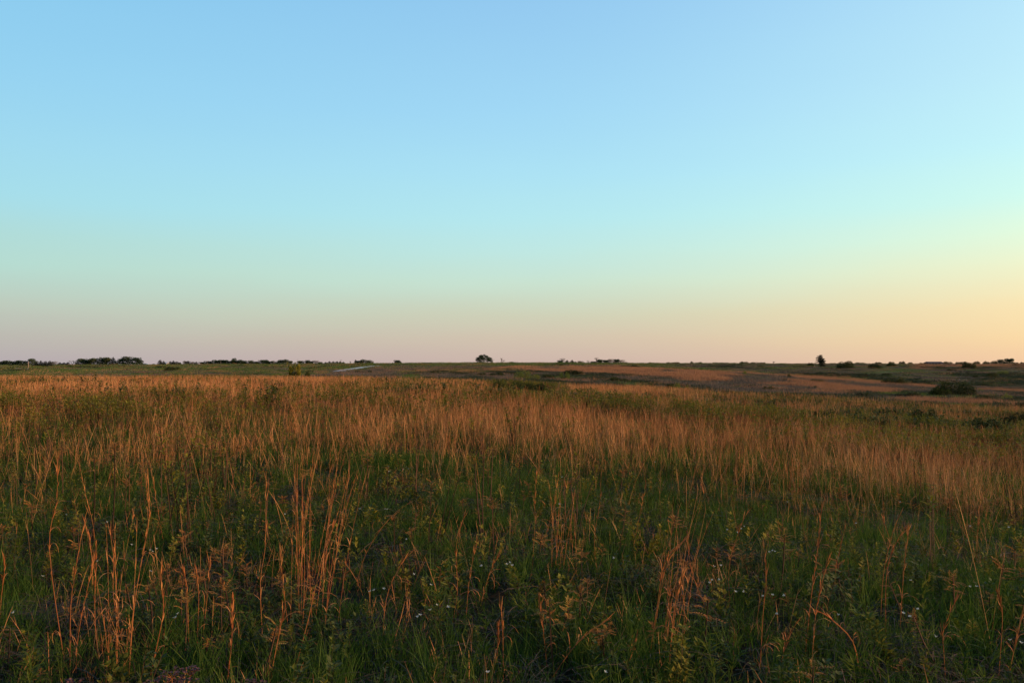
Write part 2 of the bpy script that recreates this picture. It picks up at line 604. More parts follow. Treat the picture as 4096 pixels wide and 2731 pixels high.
def dry_density(x, y):
    d = y; px = pxof(x, y)
    l, m, r = lr(px)
    L_ = np.interp(d, [3, 8, 12, 18, 24, 29, 33, 60], [.07, .15, .26, .34, .42, .5, 1, 1])
    M_ = np.interp(d, [3, 9, 12, 16, 22, 34, 40, 50, 60], [.06, .16, .28, .42, .7, .55, .25, .25, .5])
    R_ = np.interp(d, [3, 8, 11, 14, 27, 31, 50, 78], [.10, .22, .42, .7, .8, .12, .07, .12])
    n = fbm(x / 3.2, y / 2.0, 21)
    n2 = fbm(x / 14, y / 5, 25)
    b = l * L_ + m * M_ + r * R_
    clear = ((px > 1920) & (px < 2240) & (d > 36) & (d < 72)) | ((px > 1570) & (px < 1640) & (d > 40) & (d < 54))
    b = np.where(clear, 0, b)
    return np.clip(b * (.12 + 1.7 * sstep(.32, .66, n)) * (.35 + 1.2 * sstep(.35, .62, n2)), 0, 1)


def forb_density(x, y):
    d = y; px = pxof(x, y)
    l, m, r = lr(px)
    L_ = np.interp(d, [5, 9, 14, 18, 22, 29, 33, 62], [.08, .35, .6, .7, .75, .7, .2, .25])
    M_ = np.interp(d, [5, 9, 20, 32, 36, 49, 53, 62], [.08, .3, .5, .6, 1.2, 1.2, .8, .8])
    R_ = np.interp(d, [5, 9, 20, 26, 31, 78], [.06, .2, .38, .35, 1.5, 1.5])
    L_ = L_ * 1.0
    n = fbm(x / 3, y / 1.6, 31)
    cl = (px > 1930) & (px < 2230) & (d > 38) & (d < 66)
    return np.clip(np.where(cl, .05, 1) * (l * L_ + m * M_ + r * R_) * (.08 + 1.6 * sstep(.4, .65, n)), 0, 1)


# far field classification on ground pixel
def far_zone(x, y):
    """0 green field, 1 dry orange, 2 grey dry grass, 3 dark green hollow"""
    px = pxof(x, y); py = pyof(x, y)
    n = fbm(x / 30, y / 45, 41) ; n2 = fbm(x / 12, y / 30, 47)
    up = np.interp(px, [1900, 2100, 2500, 2700, 3100, 3450, 3760, 4200], [1480, 1466, 1463, 1478, 1498, 1522, 1552, 1570])
    lo = np.interp(px, [1900, 2100, 2500, 2800, 3000, 3150, 3300, 3420, 3600, 3760, 4200], [1484, 1484, 1498, 1530, 1540, 1572, 1576, 1572, 1566, 1562, 1572])
    z = np.zeros(px.shape, dtype=int)
    mid = (px > 1700)
    z[mid & (py > 1484)] = 3
    z[mid & (py > 1484) & (n2 > .5)] = 2
    z[mid & (py > 1484) & (n2 < .42)] = 0
    z[(px > 1500) & (py > 1466) & (py < 1486) & (n > .42)] = 2
    z[(px > 1330) & (px < 1600) & (py > 1480)] = 2
    rt = px > np.interp(y, [0, 1], [2700, 2700])
    beyond = rt & (y > 235)
    z[beyond & (py > 1458)] = 2
    z[beyond & (py > 1462) & (n2 > .72)] = 3
    z[beyond & (py > 1460) & (n2 < .45)] = 0
    z[beyond & (py > 1496) & (n > .52)] = 3
    z[beyond & (px > 3650) & (py > 1456) & (py < 1475) & (n2 < .6)] = 1
    ton = (px > 1950) & (y < 300) & (py > up) & (py < lo)
    z[ton & (n2 < .56)] = 1
    z[ton & (n2 >= .56)] = 2
    z[ton & (n < .33)] = 0
    near = y < 100
    z[near & (px > 3000) & (py > 1560)] = np.where(n2 > .62, 1, np.where(n2 > .4, 0, 3))[near & (px > 3000) & (py > 1560)]
    z[(px < 1500) & (n2 > .72) & (py > 1460)] = 2
    z[(px < 1500) & (n2 < .18) & (py > 1464)] = 3
    return z


ZC = np.array([[.075, .10, .026], [.20, .10, .055], [.12, .09, .07], [.025, .036, .013]])


def build_ground():
    rr = np.concatenate([[0], np.exp(np.linspace(math.log(.8), math.log(9000), 430))])
    aa = np.concatenate([np.arange(-180, -46, 4), np.arange(-46, 46.01, .3), np.arange(50, 180, 4)])
    na, nr = len(aa), len(rr)
    A, RR = np.meshgrid(np.radians(aa), rr[1:])
    X = RR * np.sin(A); Y = RR * np.cos(A)
    Z = H(X.ravel(), Y.ravel()).reshape(X.shape)
    co = np.concatenate([[[0, 0, H1(0, .01)]], np.stack([X.ravel(), Y.ravel(), Z.ravel()], 1)])
    faces = [(0, 1 + (j + 1) % na, 1 + j) for j in range(na)]
    for i in range(nr - 2):
        b = 1 + i * na
        faces += [(b + j, b + (j + 1) % na, b + na + (j + 1) % na, b + na + j) for j in range(na)]
    me = bpy.data.meshes.new('ground')
    me.from_pydata(co.tolist(), [], faces)
    x, y = co[:, 0], co[:, 1]
    z = far_zone(x, y)
    c = ZC[z]
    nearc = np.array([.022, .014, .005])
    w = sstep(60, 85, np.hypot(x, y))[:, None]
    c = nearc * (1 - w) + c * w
    c = np.concatenate([c, np.ones((len(c), 1))], 1)
    a = me.attributes.new('zone', 'FLOAT_COLOR', 'POINT')
    a.data.foreach_set('color', c.astype(np.float32).ravel())
    me.materials.append(ground_mat())
    me.polygons.foreach_set('use_smooth', np.ones(len(faces), dtype=bool))
    o = bpy.data.objects.new('ground', me)
    COL.objects.link(o)
    tag(o, 'rolling prairie ground running out to the skyline', 'ground', kind='structure')


build_ground()

# --- grasses
NV = 4
G = []
for i in range(NV): G.append(green_tuft(60, .14, .08, .26, .0042, M['green']).mesh('g', M['green']))
for i in range(NV): G.append(green_tuft(70, .32, .16, .40, .009, M['green'], 2).mesh('g', M['green']))
for i in range(NV): G.append(green_tuft(70, .8, .2, .5, .022, M['green'], 2).mesh('g', M['green']))
for i in range(NV): G.append(green_tuft(220, 2.2, .12, .3, .035, M['greenfar'], 1).mesh('g', M['greenfar']))
for i in range(NV): G.append(green_tuft(320, 7, .12, .3, .12, M['greenfar'], 1).mesh('g', M['greenfar']))
TG = 5 * NV
for i in range(NV): G.append(green_tuft(26, .07, .24, .52, .0055, M['green'], 4).mesh('g', M['green']))
for i in range(NV): G.append(green_tuft(34, .2, .26, .58, .010, M['green'], 3).mesh('g', M['green']))
c = Cloud()
gd = lambda x, y: .55 + .45 * sstep(.3, .6, fbm(x / 1.3, y / 1.3, 61))
hs = lambda x, y: .35 + 1.15 * fbm(x / 1.4, y / 1.4, 71)
x, y = wedge(1.5, 13, 46, -58, 66); c.add(x, y, 0, NV, gd(x, y), .7, 1.3, .12, hs=hs)
tg = lambda x, y: sstep(.42, .62, fbm(x / .6, y / .6, 63))
x, y = wedge(1.5, 14, 13, -58, 66); c.add(x, y, TG, NV, tg(x, y), .6, 1.15, .14)
x, y = wedge(13, 36, 6); c.add(x, y, TG + NV, NV, tg(x, y), .6, 1.15, .1)
x, y = wedge(13, 34, 11); c.add(x, y, NV, NV, gd(x, y), hs=hs)
x, y = wedge(34, 85, 2.4); c.add(x, y, 2 * NV, NV, .9 + 0 * x)
x, y = wedge(85, 260, .32, -46, 50); zz = far_zone(x, y); c.add(x, y, 3 * NV, NV, np.where(zz == 0, .95, .2))
x, y = wedge(250, 800, .045, -46, 50); zz = far_zone(x, y); c.add(x, y, 4 * NV, NV, np.where(zz == 0, .95, .2))
c.emit('green_grass', G, 'low green spring grass covering the prairie between the dry stalks', 'grass')

D = []
for i in range(6): D.append(dry_patch(random.randint(1, 4), .22, .45, 1.1, .0032, 5).mesh('d', M['dry']))
for i in range(NV): D.append(dry_patch(20, .45, .5, 1.0, .0048, 4).mesh('d', M['dry']))
for i in range(NV): D.append(dry_patch(50, .9, .5, .98, .010, 3).mesh('d', M['dry']))
for i in range(NV): D.append(dry_patch(200, 2.0, .3, .6, .016, 2, False).mesh('d', M['dryfar']))
for i in range(NV): D.append(dry_patch(300, 6.5, .2, .42, .07, 1, False).mesh('d', M['dryfar']))
SH = 6 + 4 * NV
for i in range(5): D.append(dry_patch(9, .22, .12, .42, .0030, 4).mesh('d', M['dry']))
for i in range(4): D.append(dry_patch(16, .4, .15, .55, .0046, 3).mesh('d', M['dry']))
c = Cloud()
x, y = wedge(3.6, 14, 11, -58, 66); c.add(x, y, 0, 6, dry_density(x, y) * 1.2, .75, 1.1, .12)
x, y = wedge(3.4, 14, 7, -58, 66); c.add(x, y, SH, 5, .15 + .7 * sstep(.45, .65, fbm(x / 1.1, y / 1.1, 67)), .6, 1.1, .15)
x, y = wedge(13, 32, 4); c.add(x, y, SH + 5, 4, .2 + .8 * sstep(.35, .6, fbm(x / 1.6, y / 1.2, 68)), .7, 1.2, .1)
md = lambda x, y: np.interp(y, [11, 15, 20, 26], [.25, .5, .75, 1.0])
x, y = wedge(11, 34, 7); c.add(x, y, 6, NV, dry_density(x, y) * md(x, y), .7, 1.1, .07)
x, y = wedge(33, 80, 2.6); c.add(x, y, 6 + NV, NV, dry_density(x, y), .85, 1.1, .03)
x, y = wedge(78, 300, .5, -46, 50); zz = far_zone(x, y); c.add(x, y, 6 + 2 * NV, NV, np.where(zz == 1, .95, .04))
x, y = wedge(290, 780, .06, -46, 50); zz = far_zone(x, y); c.add(x, y, 6 + 3 * NV, NV, np.where(zz == 1, .9, .05))
c.emit('tall_dry_grass', D, 'tall orange dry grass glowing in low sun across the prairie', 'dry grass')

E = []
for i in range(NV): E.append(dry_patch(200, 2.0, .2, .5, .016, 2, False).mesh('e', M['grey']))
for i in range(NV): E.append(dry_patch(300, 6.5, .18, .38, .07, 1, False).mesh('e', M['grey']))
c = Cloud()
x, y = wedge(78, 300, .35, -46, 50); zz = far_zone(x, y); c.add(x, y, 0, NV, np.where(zz == 2, .9, .08))
x, y = wedge(290, 780, .05, -46, 50); zz = far_zone(x, y); c.add(x, y, NV, NV, np.where(zz == 2, .9, .06))
c.emit('weathered_grass', E, 'grey brown weathered grass on the far slopes and hollow edges', 'dry grass')

def thatch(n, rad, w):
    mb = MB()
    for i in range(n):
        r = rad * math.sqrt(random.random()); t = u(0, 6.283); a_ = u(0, 6.283); l = u(.1, .35); z0 = u(.01, .07); z1 = z0 + u(-.03, .08)
        x, y = r * math.cos(t), r * math.sin(t)
        p = [(x + math.cos(a_) * l * (k / 3 - .5), y + math.sin(a_) * l * (k / 3 - .5), z0 + (z1 - z0) * k / 3 + .02 * math.sin(k)) for k in range(4)]
        mb.strip(p, [w * .5] * 3 + [w * .1], (-math.sin(a_), math.cos(a_), u(-.6, .6)), u(0, 1))
    return mb


LT = [litter(46, .2, .10, .0021).mesh('l', M['litter']) for _ in range(4)] + [litter(60, .34, .14, .0045).mesh('l', M['litter']) for _ in range(3)] + [thatch(60, .3, .004).mesh('l', M['litter']) for _ in range(3)]
c = Cloud()
ld = lambda x, y: sstep(.52, .72, fbm(x / .8, y / .8, 81))
x, y = wedge(3, 12, 12, -58, 66); c.add(x, y, 0, 4, ld(x, y) * .5 + .05, .7, 1.3, .2)
x, y = wedge(3, 16, 8, -58, 66); c.add(x, y, 7, 3, .75 + 0 * x, .8, 1.3, .1)
x, y = wedge(12, 26, 3); c.add(x, y, 4, 3, ld(x, y) * .4, .8, 1.4, .2)
c.emit('dead_grass', LT, 'curled pinkish dead grass matted low between the green blades', 'dead grass')

FB = []
for i in range(5):
    s_, l_ = forb_plant(.85, 3, .085, .024); FB.append(two_mat(s_, l_, 'f', M['stemred'], M['forb']))
for i in range(5):
    s_, l_ = sumac(.8, 2); FB.append(two_mat(s_, l_, 'f', M['stemred'], M['rust' if i < 3 else 'forb']))
for i in range(4):
    s_, l_ = forb_plant(.8, 16, .11, .035, True, .6, 1.0); FB.append(two_mat(s_, l_, 'f', M['stemred'], M['forb']))
for i in range(4):
    s_, l_ = forb_plant(.75, 12, .16, .06, False, .6, 1.2); FB.append(two_mat(s_, l_, 'f', M['stemred'], M['forbdark']))
for i in range(4):
    s_, l_ = forb_plant(.36, 2, .075, .008, False, .06, 1.3); FB.append(two_mat(s_, l_, 'f', M['lance'], M['lance']))
fh = lambda x, y: np.where((y > 38) & (pxof(x, y) > 2250), .7, 1.0)
for i in range(5):
    s_, l_ = sumac(.34, 1); FB.append(two_mat(s_, l_, 'f', M['stemred'], M['rust']))
for i in range(4):
    s_, l_ = forb_plant(.2, 3, .045, .016, False, .07, 1.0); FB.append(two_mat(s_, l_, 'f', M['stemred'], M['forbdark' if i < 2 else 'forb']))
c = Cloud()
x, y = wedge(4.5, 24, 4, -58, 66); c.add(x, y, 22, 5, .25 + .6 * sstep(.4, .65, fbm(x / 2, y / 2, 33)), .45, 1.1, .12)
x, y = wedge(3, 18, 11, -58, 66); c.add(x, y, 27, 4, .45 + .55 * sstep(.4, .65, fbm(x / .7, y / .7, 35)), .6, 1.7, .2)
x, y = wedge(7, 34, 3.6); c.add(x, y, 0, 10, forb_density(x, y), .6, 1.15, .08)
x, y = wedge(20, 34, 2.0); c.add(x, y, 10, 4, forb_density(x, y) * .6, .8, 1.15, .05)
x, y = wedge(33, 80, .9); c.add(x, y, 10, 4, forb_density(x, y), .8, 1.2, .05, hs=fh)
nb = lambda x, y: sstep(.5, .62, fbm(x / 10, y / 3.5, 91)) * forb_density(x, y)
x, y = wedge(30, 100, 1.2, -46, 50); c.add(x, y, 14, 4, nb(x, y), .8, 1.3, .05, hs=fh)
x, y = wedge(3, 18, 7, -58, 66); lx = lambda x, y: (.4 + .6 * sstep(1400, 3200, pxof(x, y))) * sstep(.4, .6, fbm(x / 1.5, y / 1.5, 95)); c.add(x, y, 18, 4, lx(x, y), .6, 1.2, .08)
c.emit('leafy_forbs', FB, 'olive and rust tinted leafy weeds standing among the dry grass', 'weeds')
TK = []
for i in range(3):
    s_, l_ = forb_plant(.32, 60, .15, .06, False, 1.8, .9); TK.append(two_mat(s_, l_, 't', M['stemred'], M['hollow']))
for i in range(3):
    s_, l_ = forb_plant(.34, 90, .3, .15, False, 6, .9); TK.append(two_mat(s_, l_, 't', M['stemred'], M['hollow']))
c = Cloud()
x, y = wedge(80, 300, .35, -46, 50); zz = far_zone(x, y); c.add(x, y, 0, 3, np.where(zz == 3, .9, .03))
x, y = wedge(290, 780, .035, -46, 50); zz = far_zone(x, y); c.add(x, y, 3, 3, np.where(zz == 3, .9, .03))
c.emit('low_undergrowth', TK, 'dark low undergrowth filling the hollows between the grassy slopes', 'undergrowth')
#==MORE==

# ------------------------------------------------------------------ foreground stalks (each one a thing)
def curve_pts(pts, n=14):
    """Catmull-Rom through 3-D points"""
    P = [Vector(p) for p in pts]
    P = [P[0] * 2 - P[1]] + P + [P[-1] * 2 - P[-2]]
    out = []
    segs = len(P) - 3
    for s in range(segs):
        m = max(3, n // segs)
        for k in range(m):
            t = k / m
            a, b, c_, d = P[s:s + 4]
            out.append(.5 * ((2 * b) + (-a + c_) * t + (2 * a - 5 * b + 4 * c_ - d) * t * t + (-a + 3 * b - 3 * c_ + d) * t ** 3))
    out.append(P[-2])
    return out


STALKS = [
    # thickness, points (photo pixels) base -> tip
    (1.0, (261, 2662), (182, 2205), (205, 2000), (200, 1830)),
    (1.0, (280, 2690), (275, 2420), (298, 2219), (322, 2079)),
    (1.0, (303, 2690), (306, 2536), (345, 2290), (352, 2250)),
    (1.2, (401, 2685), (392, 2466), (410, 2233), (415, 2149)),
    (1.6, (513, 2727), (536, 2443), (573, 2224), (601, 2070), (597, 1870)),
    (1.0, (494, 2583), (459, 2396), (461, 2256), (466, 2178)),
    (1.4, (592, 2727), (625, 2597), (657, 2438), (648, 2326), (652, 2247)),
    (1.1, (755, 2569), (747, 2410), (735, 2317), (727, 2284)),
    (.9, (811, 2540), (832, 2380), (840, 2300), (841, 2228)),
    (2.0, (909, 2718), (928, 2550), (930, 2450), (932, 2363)),
    (1.2, (1, 2520), (6, 2400), (21, 2290), (21, 2224)),
    (.9, (788, 2578), (799, 2400), (797, 2320), (790, 2265)),
    (1.1, (387, 2214), (365, 2090), (338, 2000), (300, 1850)),
    (1.1, (368, 2387), (368, 2250), (355, 2150), (335, 2084)),
    (1.0, (625, 2170), (592, 2010), (582, 1880)),
    (1.0, (657, 2178), (634, 2000), (625, 1900)),
    (1.5, (1075, 2731), (1112, 2536), (1126, 2457)),
    (1.3, (1172, 2695), (1242, 2457), (1298, 2224), (1352, 2070)),
    (1.0, (1051, 2561), (1044, 2326), (1065, 2186), (1070, 2000), (1072, 1880)),
    (.9, (1165, 2540), (1150, 2480), (1130, 2290), (1125, 2200)),
    (1.2, (1527, 2607), (1545, 2396), (1601, 2261), (1653, 2200)),
    (.9, (1420, 2350), (1466, 2210), (1560, 2070), (1650, 2000)),
    (1.0, (1802, 2527), (1830, 2363), (1825, 2186), (1862, 2042)),
    (.9, (1862, 2500), (1876, 2326), (1909, 2154)),
    (.8, (1918, 2430), (1955, 2300), (1998, 2205)),
    (1.3, (1965, 2731), (1990, 2600), (1993, 2510)),
    (1.8, (2186, 2729), (2280, 2601), (2345, 2531), (2443, 2461)),
    (1.0, (2190, 2670), (2172, 2513), (2154, 2373)),
    (1.3, (2597, 2616), (2625, 2420), (2653, 2233), (2746, 2130)),
    (1.2, (2612, 2560), (2640, 2400), (2672, 2260), (2740, 2170)),
    (1.8, (2671, 2713), (2699, 2443), (2725, 2340), (2737, 2298)),
    (1.4, (2660, 2640), (2680, 2470), (2684, 2370)),
    (1.1, (2494, 2731), (2520, 2630), (2545, 2541)),
    (1.1, (2014, 2731), (2012, 2560), (2009, 2490), (2000, 2400)),
    (1.0, (2834, 2453), (2765, 2280), (2746, 2140)),
    (.9, (2921, 2444), (2918, 2280), (2956, 2140), (2998, 2046)),
    (.9, (2126, 2308), (2140, 2100), (2140, 2000), (2150, 1880)),
    (.9, (2527, 2206), (2560, 2040), (2580, 1920)),
    (.9, (2400, 2360), (2378, 2170), (2400, 2000), (2405, 1880)),
    (1.1, (3037, 2731), (3051, 2466), (3065, 2303), (3051, 2163)),
    (1.2, (3107, 2731), (3140, 2590), (3186, 2490)),
    (1.5, (3214, 2663), (3238, 2396), (3261, 2186), (3275, 2000)),
    (1.2, (3242, 2709), (3261, 2420), (3308, 2210)),
    (2.8, (3440, 2690), (3405, 2560), (3326, 2476), (3280, 2443), (3249, 2438)),
    (.8, (3336, 2397), (3345, 2260), (3382, 2090)),
    (1.0, (3520, 2513), (3536, 2300), (3573, 2140), (3620, 2028)),
    (1.5, (3543, 2551), (3555, 2336), (3587, 2210), (3653, 2107)),
    (1.3, (3597, 2546), (3606, 2280), (3620, 2093)),
    (1.2, (3783, 2723), (3765, 2580), (3760, 2513), (3811, 2364)),
    (1.1, (3993, 2709), (4002, 2490), (3995, 2420), (3979, 2364)),
    (1.4, (4026, 2731), (4054, 2583), (4092, 2396)),
    (1.1, (3583, 2234), (3545, 2120), (3531, 2080), (3527, 2000)),
    (1.0, (3905, 2280), (3906, 2100), (3912, 1960)),
]


def stalk_world(pp):
    bx, by = hit(*pp[0], tmin=3.5)
    d = by
    out = []
    for (px, py) in pp:
        dx, dy, dz = ray(px, py)
        t = d / dy
        out.append([dx * t, d, EYE + dz * t])
    # give the stalk a lean in depth as well
    h = out[-1][2] - out[0][2]
    k = u(-.12, .12)
    for q in out:
        q[1] += k * abs(q[2] - out[0][2])
    out[0][2] = H1(out[0][0], out[0][1]) - .02
    return out


LEAN = {-1: 'leaning left', 0: 'standing upright', 1: 'leaning right'}
ORD = ['first', 'second', 'third', 'fourth', 'fifth', 'sixth', 'seventh', 'eighth', 'ninth', 'tenth', 'eleventh', 'twelfth', 'thirteenth', 'fourteenth', 'fifteenth', 'sixteenth']
cells = {}
order = sorted(range(len(STALKS)), key=lambda i: STALKS[i][1][0])
for si in order:
    th, *pp = STALKS[si]
    W = stalk_world(pp)
    o0 = Vector(W[0])
    L = [Vector(p) - o0 for p in W]
    cp = curve_pts(L)
    tot = len(cp)
    zone = min(3, int(pp[0][0] // 1024))
    dxy = pp[-1][0] - pp[0][0]
    ln = LEAN[0 if abs(dxy) < 30 else (1 if dxy > 0 else -1)]
    key = (zone, ln)
    cells[key] = cells.get(key, 0) + 1
    zn = ['outer left', 'inner left', 'inner right', 'outer right'][zone]
    lab = 'dry grass stalk %s, %s of these from the left in the %s quarter' % (ln, ORD[cells[key] - 1], zn)
    if si == 43:
        lab = 'broken bright orange grass stalk bowed over to the left near the lower right'
    if si == 26:
        lab = 'thick reddish dry stalk arching low to the right at the bottom middle'
    r = empty('grass_stalk', o0, lab, 'grass stalk', 'tall dry stalks in the near grass')
    st = MB()
    r0 = .0019 * th
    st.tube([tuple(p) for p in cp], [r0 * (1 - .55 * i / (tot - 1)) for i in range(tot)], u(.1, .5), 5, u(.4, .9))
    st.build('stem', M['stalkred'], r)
    lv = MB()
    for k in range(random.randint(5, 10)):      # curling dead leaves
        q = u(.08, .7); p = cp[int(q * (tot - 1))]
        a = u(0, 6.283); l = u(.07, .2); el = u(.8, 1.3); pts = []; x, y, z = p
        dr = u(.3, .8)
        for j in range(6):
            pts.append((x, y, z)); x += math.cos(a) * math.cos(el) * l / 5; y += math.sin(a) * math.cos(el) * l / 5; z += math.sin(el) * l / 5; el -= dr
        lv.strip(pts, [.0015, .0018, .0016, .0013, .0009, .0003], (-math.sin(a), math.cos(a), .3), u(.3, 1))
    lv.build('leaf_blades', M['stalkred'], r)
    sd = MB()
    for k in range(random.randint(14, 26)):
        q = u(.45, 1.0); p = cp[int(q * (tot - 1))]; nx = cp[min(int(q * (tot - 1)) + 1, tot - 1)] - cp[max(int(q * (tot - 1)) - 1, 0)]
        nx.normalize(); a = u(0, 6.283); side = Vector((math.cos(a), math.sin(a), 0))
        d = (nx * 1 + side * u(.1, .3)).normalized(); l = u(.03, .085)
        sd.strip([tuple(p), tuple(p + d * l * .5), tuple(p + d * l)], [.0012 * th, .0022 * th, .0003], (-math.sin(a), math.cos(a), 0), u(.2, .9))
    sd.build('seed_spray', M['stalkred'], r)


def clump(px, py, n, label, hmin, hmax, spread=.16, lean=.12, bias=0.0):
    x, y = hit(px, py)
    r = empty('bunchgrass_clump', (x, y, H1(x, y) - .02), label, 'grass clump', 'clumps of tall dry bunchgrass')
    st = MB(); sd = MB()
    for i in range(n):
        t = u(0, 6.283); q = spread * math.sqrt(random.random()); bx_, by_ = q * math.cos(t), q * math.sin(t)
        h = u(hmin, hmax); lx, ly = random.gauss(bias, lean), random.gauss(0, lean); cv = random.gauss(0, .08) + bias * .5
        pts = [(bx_ + lx * h * k / 8 + cv * h * (k / 8) ** 2, by_ + ly * h * k / 8, h * k / 8) for k in range(9)]
        w = u(.0009, .0018)
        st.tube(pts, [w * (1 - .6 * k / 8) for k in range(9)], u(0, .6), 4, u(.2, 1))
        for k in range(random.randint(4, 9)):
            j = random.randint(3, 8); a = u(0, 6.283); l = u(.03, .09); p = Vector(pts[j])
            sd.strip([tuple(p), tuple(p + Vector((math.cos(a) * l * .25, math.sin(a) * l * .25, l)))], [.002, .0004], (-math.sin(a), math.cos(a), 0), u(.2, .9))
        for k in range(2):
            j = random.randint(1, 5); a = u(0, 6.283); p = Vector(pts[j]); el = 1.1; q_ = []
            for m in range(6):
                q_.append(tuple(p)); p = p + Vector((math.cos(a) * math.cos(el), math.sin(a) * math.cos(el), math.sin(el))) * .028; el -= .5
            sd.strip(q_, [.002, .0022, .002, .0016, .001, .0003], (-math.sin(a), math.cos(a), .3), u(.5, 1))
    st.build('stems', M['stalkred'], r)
    sd.build('seed_heads', M['stalkred'], r)


clump(1250, 2500, 12, 'densest clump of tall orange bunchgrass, left of the middle in the near grass', .85, 1.15, .17, .10, .05)
clump(1215, 2330, 7, 'upright orange bunchgrass clump just behind the densest near clump', .8, 1.1, .10, .06)
clump(1290, 2330, 7, 'orange bunchgrass clump fanning right behind the densest near clump', .8, 1.05, .12, .12, .18)
clump(2250, 2290, 14, 'reddish bunchgrass clump just right of the middle, above the arching stalk', .45, .8, .15, .08)
clump(2680, 2600, 8, 'small thick orange clump leaning right near the bottom, right of the middle', .7, 1.0, .08, .06, .1)
clump(3170, 2000, 16, 'pale orange bunchgrass clump at the edge of the orange field on the right', .8, 1.1, .2, .1)
clump(760, 1800, 22, 'bright orange bunchgrass clump standing above the green on the left', .9, 1.15, .2, .05)
clump(1180, 1790, 18, 'bright orange bunchgrass clump in the middle distance left of the centre', .9, 1.1, .2, .05)
clump(3900, 2180, 14, 'pink tinged dry clump with matted base on the lower right', .5, .8, .2, .12)
clump(470, 2720, 10, 'orange bunchgrass clump at the bottom edge on the left', .5, .9, .08, .06)

# --- white wildflowers
FL = [(1494, 2366), (1478, 2370), (1536, 2361), (1925, 2268), (1750, 2427), (1793, 2434), (1720, 2445), (1669, 2475), (1681, 2466), (1725, 2345), (1625, 2161),
      (1951, 2695), (1657, 2303), (266, 2063), (429, 2093), (527, 2184), (601, 2205), (612, 2210), (627, 2200), (604, 2289), (699, 2475), (709, 2459), (172, 2310), (51, 2457),
      (389, 2249), (2028, 2261), (2040, 2255), (2049, 2267), (2238, 2019), (2455, 2238), (2965, 2119), (2977, 2110), (2951, 2134), (2848, 2326), (2839, 2336), (2876, 2324),
      (2858, 2270), (2884, 2266), (2424, 2697), (2944, 2373), (2974, 2373), (2909, 2123), (3089, 2207), (3078, 2212), (3100, 2210), (3424, 2096), (3881, 2107), (4035, 2112),
      (3354, 2464), (3615, 2459), (3671, 2443), (3639, 2471), (4040, 2566), (4086, 2576), (3051, 2389), (3091, 2385), (3907, 2350), (3881, 2352), (3744, 2552), (3643, 2326),
      (1552, 1869), (1556, 1888), (1582, 1910), (1614, 1879), (1634, 1877), (2248, 1911), (1540, 2039), (1549, 2040), (1439, 2039), (3107, 2460), (3135, 2388), (3150, 2010), (3600, 2010), (2620, 1850), (1140, 2060)]


def flower_protos(n):
    res = []
    for i in range(n):
        st = MB(); pt = MB(); ce = MB()
        h = .30
        st.tube([(0, 0, 0), (.01, .005, h * .5), (0, 0, h)], [.0022, .0018, .0014], .5, 4)
        for k in range(4):
            leafquad(st, (0, 0, h * u(.2, .8)), (math.cos(k * 2.1), math.sin(k * 2.1), .6), (0, 0, 1), .06, .012, u(0, 1))
        tx = u(-.5, .5); ty = u(-.6, .1)
        for k in range(6):
            a = k * math.pi / 3 + u(-.15, .15); el = u(.25, .7)
            d = Vector((math.cos(a) * math.cos(el) + tx * .4, math.sin(a) * math.cos(el) + ty * .4, math.sin(el))).normalized()
            leafquad(pt, (0, 0, h), d, (0, 0, 1), u(.024, .031), .017, u(0, 1))
        ce.box((0, 0, h + .003), (.006, .006, .006))
        res.append((st.mesh('stem', M['lance']), pt.mesh('petals', M['white']), ce.mesh('centre', M['yellow'])))
    return res


FP = flower_protos(4)
FLAB = [(1000, 'small white wildflower low in the dark green grass on the left'), (2100, 'small white wildflower low in the dark grass around the middle'), (3000, 'small white wildflower low in the green grass right of the middle'), (9999, 'small white wildflower low in the green grass on the right')]
for (px, py) in FL:
    x, y = hit(px, py, .28)
    lb = [l for m_, l in FLAB if px < m_][0]
    s = u(.38, .52) if y < 8 else u(.45, .6)
    r = empty('wildflower', (x, y, H1(x, y)), lb, 'flower', 'white wildflowers ' + lb.split(' ', 5)[-1], u(0, 6.28), (s, s, .95))
    a, b, c_ = random.choice(FP)
    obj_from(a, 'stem', r); obj_from(b, 'petals', r); obj_from(c_, 'centre', r)


